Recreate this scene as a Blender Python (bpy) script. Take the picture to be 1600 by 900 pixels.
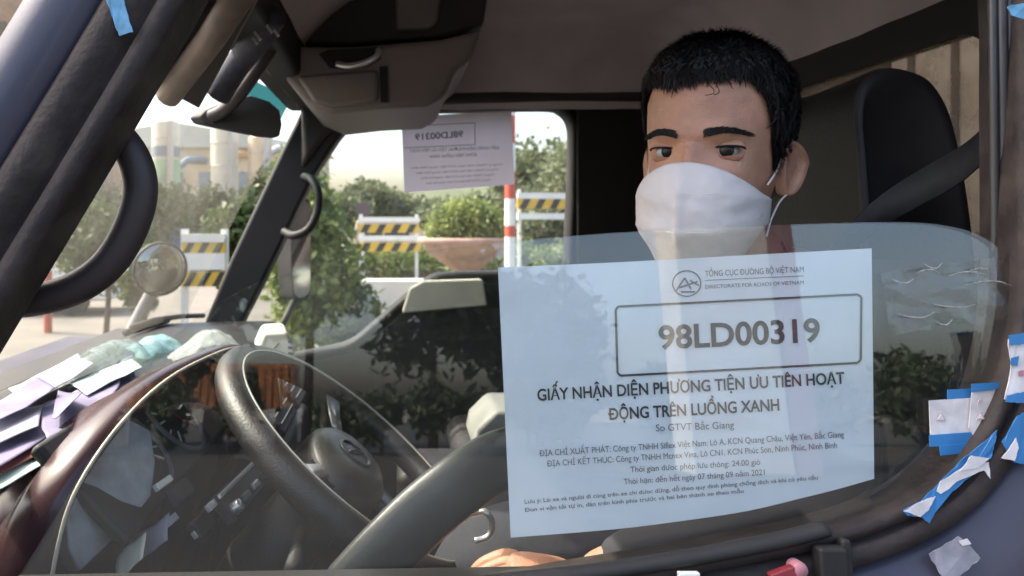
import bpy, bmesh, math, random
import numpy as np
from mathutils import Vector, Matrix, noise as mnoise

for o in list(bpy.data.objects): bpy.data.objects.remove(o)
S = bpy.context.scene
COL = S.collection
random.seed(7); RNG = np.random.default_rng(7)
rad = math.radians

# ------------------------------------------------------------------ camera
ZC = 1.95                      # eye height of the phone beside the cab
F = 1164.0                     # focal length in photo pixels (1600 wide)
U0, V0 = 620.0, 345.0          # vanishing point of the cab's cross axis
cd = bpy.data.cameras.new('camera'); cam = bpy.data.objects.new('camera', cd)
COL.objects.link(cam); S.camera = cam
cam.location = (0, 0, ZC); cam.rotation_euler = (rad(90), 0, 0)
cd.sensor_width = 36; cd.lens = 36*F/1600
cd.shift_x = (800-U0)/1600; cd.shift_y = -(450-V0)/1600
cd.dof.use_dof = True; cd.dof.focus_distance = .68; cd.dof.aperture_fstop = 9.0
cd.clip_start = 0.01; cd.clip_end = 3000

# ------------------------------------------------------------------ light
SUN_DIR = Vector((-0.62, 0.20, 0.76)).normalized()      # towards the sun
w = bpy.data.worlds.new('World'); S.world = w; w.use_nodes = True
nt = w.node_tree; nt.nodes.clear()
wo = nt.nodes.new('ShaderNodeOutputWorld'); bg = nt.nodes.new('ShaderNodeBackground')
sky = nt.nodes.new('ShaderNodeTexSky'); sky.sky_type = 'NISHITA'; sky.sun_disc = False
sky.sun_elevation = math.asin(SUN_DIR.z); sky.sun_rotation = math.atan2(SUN_DIR.x, SUN_DIR.y)
sky.dust_density = 5.0; sky.air_density = 1.0; sky.ozone_density = 0.2
bg.inputs[1].default_value = 0.15
nt.links.new(sky.outputs[0], bg.inputs[0]); nt.links.new(bg.outputs[0], wo.inputs[0])
sl = bpy.data.lights.new('sun', 'SUN'); sl.energy = 2.3; sl.angle = rad(0.6); sl.color = (1, .95, .86)
so = bpy.data.objects.new('sun', sl); COL.objects.link(so)
so.rotation_euler = SUN_DIR.to_track_quat('Z', 'Y').to_euler(); so.location = (0, 0, 30)
S.view_settings.view_transform = 'Standard'; S.view_settings.look = 'None'
S.view_settings.exposure = 1.9; S.view_settings.gamma = 1.0
S.render.engine = 'CYCLES'
S.cycles.max_bounces = 10; S.cycles.transparent_max_bounces = 16
S.cycles.diffuse_bounces = 5; S.cycles.glossy_bounces = 4
S.render.resolution_x = 1024; S.render.resolution_y = 576

# ------------------------------------------------------------------ pixel helpers
def P(u, v, Y):                       # photo pixel at a known depth Y
    return Vector(((u-U0)/F*Y, Y, ZC+(V0-v)/F*Y))
def Pz(u, v, zr):                     # photo pixel on a horizontal plane (zr relative to the eye)
    return P(u, v, zr*F/(V0-v))
DY0, DK = 0.617, 0.123                # driver's window plane: Y = DY0 + DK * (z - ZC)
DN = Vector((0, -1, DK)).normalized() # outward normal of that plane
def D(u, v, h=0.0):                   # photo pixel on the driver's window plane, h metres proud of it
    return P(u, v, (DY0-h*1.0075)/(1-DK*(V0-v)/F))

# ------------------------------------------------------------------ materials
MATS = {}
def mat(name, col, rough=.6, metal=0, var=.0, vscale=8, bump=0, bscale=60, spec=.5, coat=0, trans=0, col2=None, stretch=None, cut=(.35,.65)):
    if name in MATS: return MATS[name]
    m = bpy.data.materials.new(name); m.use_nodes = True; n = m.node_tree; b = n.nodes['Principled BSDF']
    b.inputs['Base Color'].default_value = (*col, 1); b.inputs['Roughness'].default_value = rough
    b.inputs['Metallic'].default_value = metal; b.inputs['Specular IOR Level'].default_value = spec
    b.inputs['Coat Weight'].default_value = coat
    tc = n.nodes.new('ShaderNodeTexCoord'); src = tc.outputs['Object']
    if stretch:
        mp = n.nodes.new('ShaderNodeMapping'); mp.inputs['Scale'].default_value = stretch
        n.links.new(src, mp.inputs[0]); src = mp.outputs[0]
    if var or col2:
        t = n.nodes.new('ShaderNodeTexNoise'); t.inputs['Scale'].default_value = vscale; t.inputs['Detail'].default_value = 6
        n.links.new(src, t.inputs['Vector'])
        r = n.nodes.new('ShaderNodeValToRGB'); c2 = col2 or tuple(min(1, c*(1+var)) for c in col)
        c1 = col if col2 else tuple(c*(1-var) for c in col)
        r.color_ramp.elements[0].position, r.color_ramp.elements[1].position = cut
        r.color_ramp.elements[0].color = (*c1, 1); r.color_ramp.elements[1].color = (*c2, 1)
        n.links.new(t.outputs[0], r.inputs[0]); n.links.new(r.outputs[0], b.inputs['Base Color'])
        rr = n.nodes.new('ShaderNodeMapRange'); rr.inputs[3].default_value = max(0, rough-.1); rr.inputs[4].default_value = min(1, rough+.12)
        n.links.new(t.outputs[0], rr.inputs[0]); n.links.new(rr.outputs[0], b.inputs['Roughness'])
    if bump:
        t2 = n.nodes.new('ShaderNodeTexNoise'); t2.inputs['Scale'].default_value = bscale; t2.inputs['Detail'].default_value = 5
        n.links.new(src, t2.inputs['Vector'])
        bp = n.nodes.new('ShaderNodeBump'); bp.inputs['Strength'].default_value = bump; bp.inputs['Distance'].default_value = .003
        n.links.new(t2.outputs[0], bp.inputs['Height']); n.links.new(bp.outputs[0], b.inputs['Normal'])
    if trans:
        o = n.nodes['Material Output']; mx = n.nodes.new('ShaderNodeMixShader'); tr = n.nodes.new('ShaderNodeBsdfTranslucent')
        mx.inputs[0].default_value = trans; tr.inputs[0].default_value = (*col, 1)
        if var or col2: n.links.new(r.outputs[0], tr.inputs[0])
        n.links.new(b.outputs[0], mx.inputs[1]); n.links.new(tr.outputs[0], mx.inputs[2]); n.links.new(mx.outputs[0], o.inputs[0])
    MATS[name] = m; return m
def glassmat(name, tint=(.95,.97,.95), ior=1.5, rough=.0, dust=.0, dustcol=(.6,.58,.54), dscale=5, bump=0, bscale=30):
    if name in MATS: return MATS[name]
    m = bpy.data.materials.new(name); m.use_nodes = True; n = m.node_tree; n.nodes.clear()
    o = n.nodes.new('ShaderNodeOutputMaterial'); tp = n.nodes.new('ShaderNodeBsdfTransparent'); gl = n.nodes.new('ShaderNodeBsdfGlossy')
    fr = n.nodes.new('ShaderNodeFresnel'); mx = n.nodes.new('ShaderNodeMixShader')
    tp.inputs[0].default_value = (*tint, 1); gl.inputs['Roughness'].default_value = rough; fr.inputs[0].default_value = ior
    ge = n.nodes.new('ShaderNodeNewGeometry'); mi = n.nodes.new('ShaderNodeMapRange'); mi.inputs[3].default_value = ior; mi.inputs[4].default_value = 1/ior
    n.links.new(ge.outputs['Backfacing'], mi.inputs[0]); n.links.new(mi.outputs[0], fr.inputs[0])
    n.links.new(fr.outputs[0], mx.inputs[0]); n.links.new(tp.outputs[0], mx.inputs[1]); n.links.new(gl.outputs[0], mx.inputs[2])
    last = mx
    tc = n.nodes.new('ShaderNodeTexCoord')
    if bump:
        t2 = n.nodes.new('ShaderNodeTexNoise'); t2.inputs['Scale'].default_value = bscale
        n.links.new(tc.outputs['Object'], t2.inputs['Vector'])
        bp = n.nodes.new('ShaderNodeBump'); bp.inputs['Strength'].default_value = bump; bp.inputs['Distance'].default_value = .01
        n.links.new(t2.outputs[0], bp.inputs['Height'])
        n.links.new(bp.outputs[0], gl.inputs['Normal']); n.links.new(bp.outputs[0], fr.inputs['Normal'])
    if dust:
        t = n.nodes.new('ShaderNodeTexNoise'); t.inputs['Scale'].default_value = dscale; t.inputs['Detail'].default_value = 8; t.inputs['Roughness'].default_value = .7
        n.links.new(tc.outputs['Object'], t.inputs['Vector'])
        mr = n.nodes.new('ShaderNodeMapRange'); mr.inputs[1].default_value = .3; mr.inputs[2].default_value = .75; mr.inputs[3].default_value = dust*.35; mr.inputs[4].default_value = dust*1.6
        n.links.new(t.outputs[0], mr.inputs[0])
        df = n.nodes.new('ShaderNodeBsdfDiffuse'); df.inputs[0].default_value = (*dustcol, 1)
        tl = n.nodes.new('ShaderNodeBsdfTranslucent'); tl.inputs[0].default_value = (*dustcol, 1); m3 = n.nodes.new('ShaderNodeMixShader')
        n.links.new(df.outputs[0], m3.inputs[1]); n.links.new(tl.outputs[0], m3.inputs[2])
        m2 = n.nodes.new('ShaderNodeMixShader'); n.links.new(mr.outputs[0], m2.inputs[0]); n.links.new(last.outputs[0], m2.inputs[1]); n.links.new(m3.outputs[0], m2.inputs[2]); last = m2
    n.links.new(last.outputs[0], o.inputs[0]); MATS[name] = m; return m

M_paint = mat('body_paint', (.062,.059,.085), .42, 0, .14, 5, .04, 300, .4, .15)
M_rubber = mat('black_rubber', (.018,.016,.015), .62, 0, .25, 14, .12, 120)
M_frame = mat('frame_dark', (.024,.017,.015), .62, 0, .22, 26, .35, 160, .35, col2=(.058,.044,.038), cut=(.40,.70))
M_trim = mat('trim_brown', (.040,.030,.029), .5, 0, .15, 9, .12, 260)
M_dark = mat('trim_black', (.015,.0125,.013), .6, 0, .2, 10, .15, 260)
M_headliner = mat('headliner', (.52,.445,.44), .9, 0, .12, 6, .2, 320)
M_dash = mat('dash_plastic', (.016,.015,.014), .5, 0, .2, 9, .2, 300)
M_dashgrey = mat('dash_grey', (.17,.178,.185), .42, 0, .2, 18, .12, 90)
M_maroon = mat('maroon_gloss', (.045,.022,.024), .24, 0, .2, 10)
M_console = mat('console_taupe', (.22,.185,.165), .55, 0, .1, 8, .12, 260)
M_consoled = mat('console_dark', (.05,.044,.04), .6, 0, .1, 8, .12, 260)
M_silver = mat('silver', (.75,.74,.70), .3, .8)
M_white = mat('white_plastic', (.78,.77,.72), .5, 0, .06, 10)
M_beige = mat('beige_plastic', (.68,.65,.52), .5, 0, .08, 12, .05, 100)
M_seatgrey = mat('seat_vinyl', (.012,.0125,.012), .45, 0, .2, 12, .2, 180, .25)
M_seatblack = mat('seat_black', (.032,.028,.030), .6, 0, .2, 14, .2, 180)
M_wheel = mat('wheel_leather', (.018,.016,.0155), .42, 0, .2, 30, .22, 380)
M_hub = mat('hub_plastic', (.030,.029,.027), .36, 0, .15, 20, .12, 300)
M_belt = mat('belt_webbing', (.035,.034,.034), .7, 0, .15, 60, .3, 700)
M_steel = mat('galv', (.55,.55,.53), .45, .5, .1, 10)
M_mirror = mat('mirror', (.30,.31,.27), .03, 1)
M_skin = mat('skin', (.50,.265,.172), .46, 0, .16, 34, .35, 380, .5)
def skin_extra(m):
    n = m.node_tree; b = n.nodes['Principled BSDF']; b.inputs['Subsurface Weight'].default_value = .12; b.inputs['Subsurface Radius'].default_value = (.012,.005,.003); b.inputs['Subsurface Scale'].default_value = 1.0
    old = b.inputs['Base Color'].links[0].from_socket; tc = n.nodes.new('ShaderNodeTexCoord'); t = n.nodes.new('ShaderNodeTexNoise'); t.inputs['Scale'].default_value = 22; t.inputs['Detail'].default_value = 3
    n.links.new(tc.outputs['Object'], t.inputs['Vector']); r = n.nodes.new('ShaderNodeMapRange'); r.inputs[1].default_value = .42; r.inputs[2].default_value = .72; r.inputs[4].default_value = .55
    n.links.new(t.outputs[0], r.inputs[0]); mx = n.nodes.new('ShaderNodeMixRGB'); mx.inputs[2].default_value = (.46,.19,.115,1)
    n.links.new(r.outputs[0], mx.inputs[0]); n.links.new(old, mx.inputs[1]); n.links.new(mx.outputs[0], b.inputs['Base Color'])
skin_extra(M_skin)
M_lid = mat('skin_lid', (.33,.175,.115), .5, 0, .12, 30)
M_sclera = mat('sclera', (.34,.30,.275), .2); M_iris = mat('iris', (.014,.008,.006), .25, spec=.3)
M_hair = mat('hair', (.012,.010,.010), .62, 0, .3, 40, spec=.25)
M_mask = mat('mask_cloth', (.70,.645,.62), .85, 0, .03, 30, .35, 60, .2, trans=.12)
M_elastic = mat('elastic', (.74,.70,.66), .8)
M_shirt = mat('shirt_grey', (.030,.029,.033), .9, 0, .12, 20, .3, 120)
M_trouser = mat('trousers', (.025,.026,.034), .9, 0, .2, 20, .3, 120)
M_paper = mat('permit_paper', (.70,.775,.87), .7, 0, .05, 8, 1.0, 12, .3, trans=.15)
M_paper2 = mat('permit_paper_lilac', (.60,.54,.60), .8, 0, .04, 8, .2, 14, .25, trans=.45)
M_ink = mat('ink', (.03,.03,.035), .7); M_ink2 = mat('ink_grey', (.12,.12,.135), .7)
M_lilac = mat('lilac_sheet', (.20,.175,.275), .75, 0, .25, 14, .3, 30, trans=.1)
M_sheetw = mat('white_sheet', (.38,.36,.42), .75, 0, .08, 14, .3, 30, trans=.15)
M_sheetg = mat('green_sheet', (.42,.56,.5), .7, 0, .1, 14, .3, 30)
M_sheetr = mat('red_sheet', (.30,.10,.08), .7, 0, .1, 14, .3, 30)
M_blue = mat('tape_blue', (.035,.19,.44), .5, 0, .1, 30)
M_ltblue = mat('tape_lightblue', (.12,.32,.50), .4, 0, .25, 60)
M_tapew = mat('tape_white', (.66,.62,.61), .55, 0, .18, 50, .3, 60)
M_pinkink = mat('ink_pink', (.55,.42,.42), .7)
M_red = mat('red_plastic', (.25,.03,.04), .45); M_pink = mat('pink_plastic', (.45,.19,.22), .5)
M_glass = glassmat('window_glass', (.975,.985,.97), 1.75, .0, .010, (.62,.60,.55), 11)
M_glassedge = mat('glass_edge', (.36,.42,.36), .25, 0, spec=.8)
M_wind = glassmat('windshield_glass', (.93,.95,.92), 1.3, .0, .085, (.62,.59,.50), 3)
M_far = glassmat('far_glass', (.95,.97,.95), 1.4, .0, .06, (.6,.6,.55), 5)
M_tint = glassmat('tint_band', (.035,.15,.155), 1.5, .02, .02, (.20,.50,.48), 60)
M_film = glassmat('clear_film', (.96,.96,.95), 1.5, .08, .06, (.7,.68,.64), 40, .9, 30)
M_bag = glassmat('plastic_bag', (.86,.93,.90), 1.5, .10, .20, (.62,.70,.64), 12, .8, 30)
M_bagc = glassmat('cyan_bag', (.60,.86,.90), 1.5, .12, .55, (.50,.78,.82), 14, .8, 30)
M_bagw = glassmat('white_bag', (.90,.93,.92), 1.5, .15, .45, (.74,.78,.76), 10, .8, 30)
M_asphalt = mat('asphalt', (.030,.028,.026), .9, 0, .2, .8, .2, 40)
M_concrete = mat('concrete', (.15,.135,.11), .85, 0, .15, 1.2, .2, 20)
M_terra = mat('planter_stone', (.40,.26,.20), .85, 0, .2, 3, .2, 20)
M_bark = mat('bark', (.12,.085,.06), .9, 0, .3, 10, .5, 30)
M_leafA = mat('leaf_bright', (.105,.155,.028), .55, 0, col2=(.27,.31,.08), vscale=2.2, trans=.4)
M_leafB = mat('leaf_mid', (.045,.075,.022), .55, 0, col2=(.10,.14,.045), vscale=2.0, trans=.35)
M_leafC = mat('leaf_dark', (.035,.06,.022), .6, 0, col2=(.08,.11,.04), vscale=1.2, trans=.3)
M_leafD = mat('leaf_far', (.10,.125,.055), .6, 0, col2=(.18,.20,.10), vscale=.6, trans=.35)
M_yellow = mat('barrier_yellow', (.62,.40,.05), .6, 0, .12, 3); M_black = mat('barrier_black', (.035,.033,.03), .6, 0, .2, 5)
M_railw = mat('rail_white', (.76,.74,.68), .6, 0, .06, 3); M_polered = mat('pole_red', (.52,.085,.05), .5, 0, .12, 4)
M_silo = mat('silo_paint', (.62,.60,.50), .6, 0, .1, .6); M_wallb = mat('beige_wall', (.58,.50,.37), .8, 0, .12, .5)
M_silod = mat('blue_grey', (.22,.27,.33), .6, 0, .1, .6); M_bluep = mat('blue_panel', (.12,.20,.36), .6, 0, .1, .6)
M_greenp = mat('green_panel', (.30,.44,.30), .7, 0, .1, .6); M_orangep = mat('orange_brown', (.50,.28,.13), .7, 0, .15, .7)
M_contain = mat('container_orange', (.62,.26,.10), .5, 0, .12, 1.0)
M_tyre = mat('tyre', (.02,.02,.02), .8)

# ------------------------------------------------------------------ mesh helpers
class MB:
    def __init__(s): s.v = []; s.f = []; s.m = []; s.cm = 0
    def add(s, vs, fs):
        o = len(s.v); s.v += [Vector(p) for p in vs]; s.f += [tuple(i+o for i in f) for f in fs]; s.m += [s.cm]*len(fs); return s
    def box(s, a, b):
        (x0,y0,z0),(x1,y1,z1) = a, b
        return s.add([(x0,y0,z0),(x1,y0,z0),(x1,y1,z0),(x0,y1,z0),(x0,y0,z1),(x1,y0,z1),(x1,y1,z1),(x0,y1,z1)],
              [(0,3,2,1),(4,5,6,7),(0,1,5,4),(1,2,6,5),(2,3,7,6),(3,0,4,7)])
    def obox(s, c, ax, ay, az, hx, hy, hz):
        c = Vector(c); ax, ay, az = [Vector(q).normalized() for q in (ax, ay, az)]
        vs = [c+ax*hx*i+ay*hy*j+az*hz*k for k in (-1,1) for (i,j) in ((-1,-1),(1,-1),(1,1),(-1,1))]
        return s.add(vs, [(0,3,2,1),(4,5,6,7),(0,1,5,4),(1,2,6,5),(2,3,7,6),(3,0,4,7)])
    def prism(s, front, back):            # two matching rings of points
        n = len(front)
        return s.add(list(front)+list(back), [tuple(range(n)), tuple(range(2*n-1, n-1, -1))]+[(i, n+i, n+(i+1) % n, (i+1) % n) for i in range(n)])
    def strip(s, rows, closed=False):     # list of rows of points
        n = len(rows[0]); fs = []
        for j in range(len(rows)-1):
            for i in range(n if closed else n-1):
                k = (i+1) % n; fs.append((j*n+i, j*n+k, (j+1)*n+k, (j+1)*n+i))
        return s.add([p for r in rows for p in r], fs)
    def tube(s, pts, r, n=10, closed=False, flat=1.0, up=None):
        pts = [Vector(p) for p in pts]; N = len(pts); rows = []; ref = None
        for i, p in enumerate(pts):
            a = pts[(i-1) % N] if (closed or i > 0) else p; b = pts[(i+1) % N] if (closed or i < N-1) else p
            t = (b-a).normalized()
            if up: x = t.cross(Vector(up)).normalized()
            else:
                if ref is None: ref = Vector((0,0,1)) if abs(t.z) < .9 else Vector((1,0,0))
                x = t.cross(ref).normalized()
                ref = x.cross(t)
            y = x.cross(t).normalized(); rr = r[i] if isinstance(r, (list, tuple)) else r
            rows.append([p+x*math.cos(q)*rr+y*math.sin(q)*rr*flat for q in [2*math.pi*k/n for k in range(n)]])
        if closed: rows.append(rows[0])
        o = len(s.v); s.strip(rows, True)
        if not closed:
            s.f.append(tuple(o+k for k in range(n))[::-1]); s.f.append(tuple(o+(N-1)*n+k for k in range(n))); s.m += [s.cm]*2
        return s
    def lathe(s, c, prof, n=24, axis=(0,0,1)):   # prof: (radius, height)
        az = Vector(axis).normalized(); ref = Vector((1,0,0)) if abs(az.x) < .9 else Vector((0,1,0))
        ax = az.cross(ref).normalized(); ay = az.cross(ax); c = Vector(c)
        rows = [[c+az*h+(ax*math.cos(2*math.pi*k/n)+ay*math.sin(2*math.pi*k/n))*max(r,1e-5) for k in range(n)] for r, h in prof]
        return s.strip(rows, True)
    def sphere(s, c, r, n=20, sc=(1,1,1)):
        c = Vector(c); rows = []
        for j in range(n//2+1):
            th = math.pi*j/(n//2)
            rows.append([c+Vector((r*sc[0]*math.sin(th)*math.cos(2*math.pi*k/n), r*sc[1]*math.sin(th)*math.sin(2*math.pi*k/n), r*sc[2]*math.cos(th))) for k in range(n)])
        return s.strip(rows, True)
    def build(s, name, m, parent=None, smooth=False, bevel=0, bseg=2, solid=0, sub=0, weld=True):
        org = parent_loc(parent)
        me = bpy.data.meshes.new(name); me.from_pydata([tuple(p-org) for p in s.v], [], s.f)
        ms = m if isinstance(m, (list, tuple)) else [m]
        for q in ms: me.materials.append(q)
        if len(ms) > 1: me.polygons.foreach_set('material_index', s.m)
        bm = bmesh.new(); bm.from_mesh(me)
        if weld: bmesh.ops.remove_doubles(bm, verts=bm.verts, dist=1e-6)
        bmesh.ops.recalc_face_normals(bm, faces=bm.faces); bm.to_mesh(me); bm.free()
        if smooth: me.polygons.foreach_set('use_smooth', [True]*len(me.polygons))
        o = bpy.data.objects.new(name, me); COL.objects.link(o)
        if parent: o.parent = parent
        if solid: q = o.modifiers.new('s', 'SOLIDIFY'); q.thickness = solid; q.offset = 0
        if bevel:
            q = o.modifiers.new('b', 'BEVEL'); q.width = bevel; q.segments = bseg; q.limit_method = 'ANGLE'; q.angle_limit = rad(35)
            if not smooth: me.polygons.foreach_set('use_smooth', [True]*len(me.polygons))
            q.harden_normals = True
        if sub: q = o.modifiers.new('u', 'SUBSURF'); q.levels = sub; q.render_levels = sub
        return o
def parent_loc(p):
    v = Vector((0,0,0))
    while p is not None: v += p.location; p = p.parent
    return v
def empty(name, loc): o = bpy.data.objects.new(name, None); COL.objects.link(o); o.location = loc; o.empty_display_size = .1; return o
def tag(o, label=None, cat=None, group=None, kind=None):
    for k, v in (('label', label), ('category', cat), ('group', group), ('kind', kind)):
        if v: o[k] = v
    return o
def catmull(pts, per=8, closed=False):
    pts = [Vector(p) for p in pts]; n = len(pts); out = []
    for i in range(n if closed else n-1):
        p0 = pts[(i-1) % n] if closed or i > 0 else pts[0]; p1 = pts[i]; p2 = pts[(i+1) % n]
        p3 = pts[(i+2) % n] if closed or i < n-2 else pts[-1]
        for k in range(per):
            t = k/per
            out.append(.5*((2*p1)+(p2-p0)*t+(2*p0-5*p1+4*p2-p3)*t*t+(3*p1-p0-3*p2+p3)*t**3))
    if not closed: out.append(pts[-1])
    return out
def px2(pts): return [Vector((a, b, 0)) for a, b in pts]
def leaves(name, m, parent, blobs, n, size, shape=.5):
    """leaf faces spread through a set of ellipsoid clumps (cx,cy,cz,rx,ry,rz)"""
    org = parent_loc(parent); V = []; bl = np.array(blobs, float)
    vol = np.cbrt(bl[:,3]*bl[:,4]*bl[:,5])**2; pick = RNG.choice(len(bl), n, p=vol/vol.sum())
    d = RNG.normal(size=(n,3)); d /= np.linalg.norm(d, axis=1)[:,None]
    r = (RNG.random(n)**.45)*(1+.12*RNG.normal(size=n))
    c = bl[pick,:3]+d*r[:,None]*bl[pick,3:]
    a = RNG.normal(size=(n,3)); a /= np.linalg.norm(a, axis=1)[:,None]
    b = np.cross(a, RNG.normal(size=(n,3))); b /= np.linalg.norm(b, axis=1)[:,None]
    s = size*(.6+.8*RNG.random(n))[:,None]
    V = np.stack([c-a*s, c+b*s*shape, c+a*s, c-b*s*shape], 1).reshape(-1,3)-np.array(org)
    me = bpy.data.meshes.new(name); me.from_pydata(V.tolist(), [], np.arange(4*n).reshape(-1,4).tolist()); me.materials.append(m)
    o = bpy.data.objects.new(name, me); COL.objects.link(o); o.parent = parent; return o
def crumple(rows, cols, f, amp, seed, freq=18):
    out = []
    for j in range(rows):
        r = []
        for i in range(cols):
            p = f(i/(cols-1), j/(rows-1)); q = p*freq+Vector((seed*7.3, seed*3.1, seed))
            r.append(p+Vector((mnoise.noise(q), mnoise.noise(q+Vector((31,0,0))), abs(mnoise.noise(q+Vector((0,17,0))))))*amp)
        out.append(r)
    return out

# ================================================================== SETTING
g = MB().add([(-900,-900,0),(900,-900,0),(900,900,0),(-900,900,0)], [(0,1,2,3)]).build('ground', M_concrete); tag(g, kind='structure')
rd = MB().add([(-150,-90,.004),(150,-90,.004),(150,7.6,.004),(-150,7.6,.004)], [(0,1,2,3)]).build('road', M_asphalt); tag(rd, kind='structure')
kb = MB().box((-80,7.6,0), (80,7.85,.14)).build('kerb', M_concrete, bevel=.02); tag(kb, kind='structure')
hb = MB(); rows = []
for j in range(3):
    rows.append([Vector((-420+i*14, 420+60*j, (0, 1, .6)[j]*(9+17*abs(mnoise.noise(Vector((i*.11,3,0))))+6*mnoise.noise(Vector((i*.4,8,0)))+24*math.exp(-((i*14-420-95)/60)**2)))) for i in range(80)])
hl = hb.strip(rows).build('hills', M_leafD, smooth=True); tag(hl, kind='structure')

bb = empty('brown_building', (-21,33,0)); tag(bb, 'brown brick building beyond the windshield at the far front corner', 'building')
MB().box((-27,32,0),(-15.8,44,15)).build('wall', mat('brown_wall',(.30,.18,.12),.85,0,.25,1.2,.3,8), bb)
for k in range(4):
    for j in range(4): MB().box((-26+2.6*k,31.95,2.2+3.3*j),(-24.6+2.6*k,32.02,3.9+3.3*j)).build('window', M_black, bb)
MB().box((-27.3,31.7,15),(-15.5,44.3,15.4)).build('roof', M_concrete, bb)

# ================================================================== TRUCK
truck = empty('truck', (0.1, 1.33, 0))
tag(truck, 'blue-purple light truck cab seen from outside the half-open driver window', 'truck')
def R(x, y, z): return Vector((x, y, ZC+z))       # z relative to the eye

# ---- driver's door: frame swept round the window opening
open_px = [(-135,705),(-60,582),(20,450),(102,315),(183,180),(236,90),(288,0),(330,-70),(400,-135),(520,-165),(800,-172),(1100,-172),(1400,-165),
           (1520,-145),(1578,-90),(1592,0),(1594,150),(1596,300),(1596,440),(1588,520),(1566,610),(1520,697),(1460,760),(1380,803),(1290,832),(1200,852),
           (1050,880),(900,905),(700,940),(450,980),(150,1010),(-40,985),(-140,900),(-165,800)]
op = catmull(px2(open_px), 5, True)
inner = [D(p.x, p.y) for p in op]; N = len(inner)
tx = Vector((1,0,0)); tz = DN.cross(tx).normalized()
if tz.z < 0: tz = -tz
cen = sum(inner, Vector())/N
nor = []
for i in range(N):
    t = (inner[(i+1) % N]-inner[i-1]).normalized(); nn = t.cross(DN).normalized()
    if nn.dot(inner[i]-cen) < 0: nn = -nn
    nor.append(nn)
for _ in range(3): nor = [(nor[i-1]+nor[i]*2+nor[(i+1) % N]).normalized() for i in range(N)]
def wid(i):
    q = i/N*len(open_px); a = 1 if q < 7 or q > 32 else 0
    return .030+.032*a
W = [wid(i) for i in range(N)]
for _ in range(8): W = [(W[i-1]+W[i]+W[(i+1) % N])/3 for i in range(N)]
door = MB()
prof = [(0,-.045),(0,-.006),(.05,.003),(.30,.004),(.36,-.006),(.46,-.007),(.52,.006),(.90,.007),(1.0,.001),(1.0,-.02)]
door.strip([[inner[i]+nor[i]*W[i]*d+DN*h for i in range(N)] for d, h in prof], True)
door_o = door.build('driver_door', M_frame, truck, smooth=True)
skin = MB()
def pw(i):
    q = i/N*len(open_px)
    return .062 if (q < 7 or q > 33) else .11
PW = [pw(i) for i in range(N)]
for _ in range(6): PW = [(PW[i-1]+PW[i]+PW[(i+1) % N])/3 for i in range(N)]
prof2 = [(0,-.012),(.05,.0),(.5,.006),(.92,.003),(1.0,-.006),(1.0,-.05)]
skin.strip([[inner[i]+nor[i]*(W[i]+.002+PW[i]*d)+DN*h for i in range(N)] for d, h in prof2], True)
skin.build('door_skin', M_paint, door_o, smooth=True)
bl = MB()                                               # lower door skin, below the belt line
def side(x, z, o=0): return R(x, (.572 if z < -.45 else .617+.123*z+.010)+o, z)
zs_d = (-.355,-.45,-.62,-.90,-1.15)
bl.strip([[side(x, z) for x in (-.53,-.2,.2,.60)] for z in zs_d]); bl.build('door_panel', M_paint, door_o, smooth=True, solid=.012)
bq = MB(); bq.strip([[side(x, z, .004) for x in (.606,.70,.82)] for z in (.53,.35,.1,-.2,-.45,-.8,-1.15)]); bq.build('cab_corner_panel', M_paint, truck, smooth=True, solid=.012)
bq = MB(); bq.strip([[side(x, z, .004) for x in (-.94,-.8,-.536)] for z in (-.33,-.45,-.8,-1.15)]); bq.build('cab_corner_panel', M_paint, truck, smooth=True, solid=.012)
bq = MB(); bq.strip([[R(-.66,y,-.322) for y in (.60,1.33,2.07)],[R(-.74,y,-.328) for y in (.60,1.33,2.07)],[R(-.82,y,-.336) for y in (.60,1.33,2.07)]]); bq.build('cowl', M_rubber, truck, smooth=True, solid=.008)
# glass, lowered part way
gl_px = [(-70,1060),(30,900),(110,770),(165,680),(217,587),(250,545),(286,513),(330,480),(420,435),(560,405),(700,388),(850,372),(1020,360),(1200,352),(1320,348),(1400,347),
         (1460,350),(1510,360),(1548,378),(1573,405),(1590,440),(1600,500),(1604,640),(1604,1060)]
gp = catmull(px2(gl_px), 5)
gm = MB(); gm.cm = 0
fr_, bk_ = [D(p.x,p.y,-.012) for p in gp], [D(p.x,p.y,-.0165) for p in gp]
n_ = len(fr_)
gm.add(fr_, [tuple(range(n_))]); gm.add(bk_, [tuple(range(n_-1,-1,-1))]); gm.cm = 1
gm.strip([[fr_[i] for i in range(n_)], [bk_[i] for i in range(n_)]])
gm.build('window_glass', [M_glass, M_glassedge], door_o, weld=False)
# belt moulding and inner door panel
bm_ = MB(); mp = catmull(px2([(560,925),(800,908),(1000,884),(1190,850),(1290,826)]), 6)
bm_.tube([D(p.x,p.y,.004) for p in mp], .0085, 8, flat=.7); bm_.build('belt_moulding', M_rubber, door_o, smooth=True)
MB().obox(D(1297,878,.012), tx, tz, DN, .011, .012, .007).obox(D(1320,874,.010), tx, tz, DN, .004, .016, .005).build('moulding_clip', M_rubber, door_o, bevel=.003)
dp_ = MB()
dp_.prism([R(-.36,.635,-.315),R(.52,.635,-.30),R(.55,.635,-1.05),R(-.40,.635,-1.05)], [R(-.36,.70,-.33),R(.52,.70,-.315),R(.55,.69,-1.05),R(-.40,.69,-1.05)])
dp_.build('inner_panel', M_dash, door_o, bevel=.012)
dg = MB(); c = catmull([P(545,925,.74),P(600,865,.74),P(660,805,.75),P(720,757,.76),P(775,722,.78),P(840,702,.80)], 6)
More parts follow.
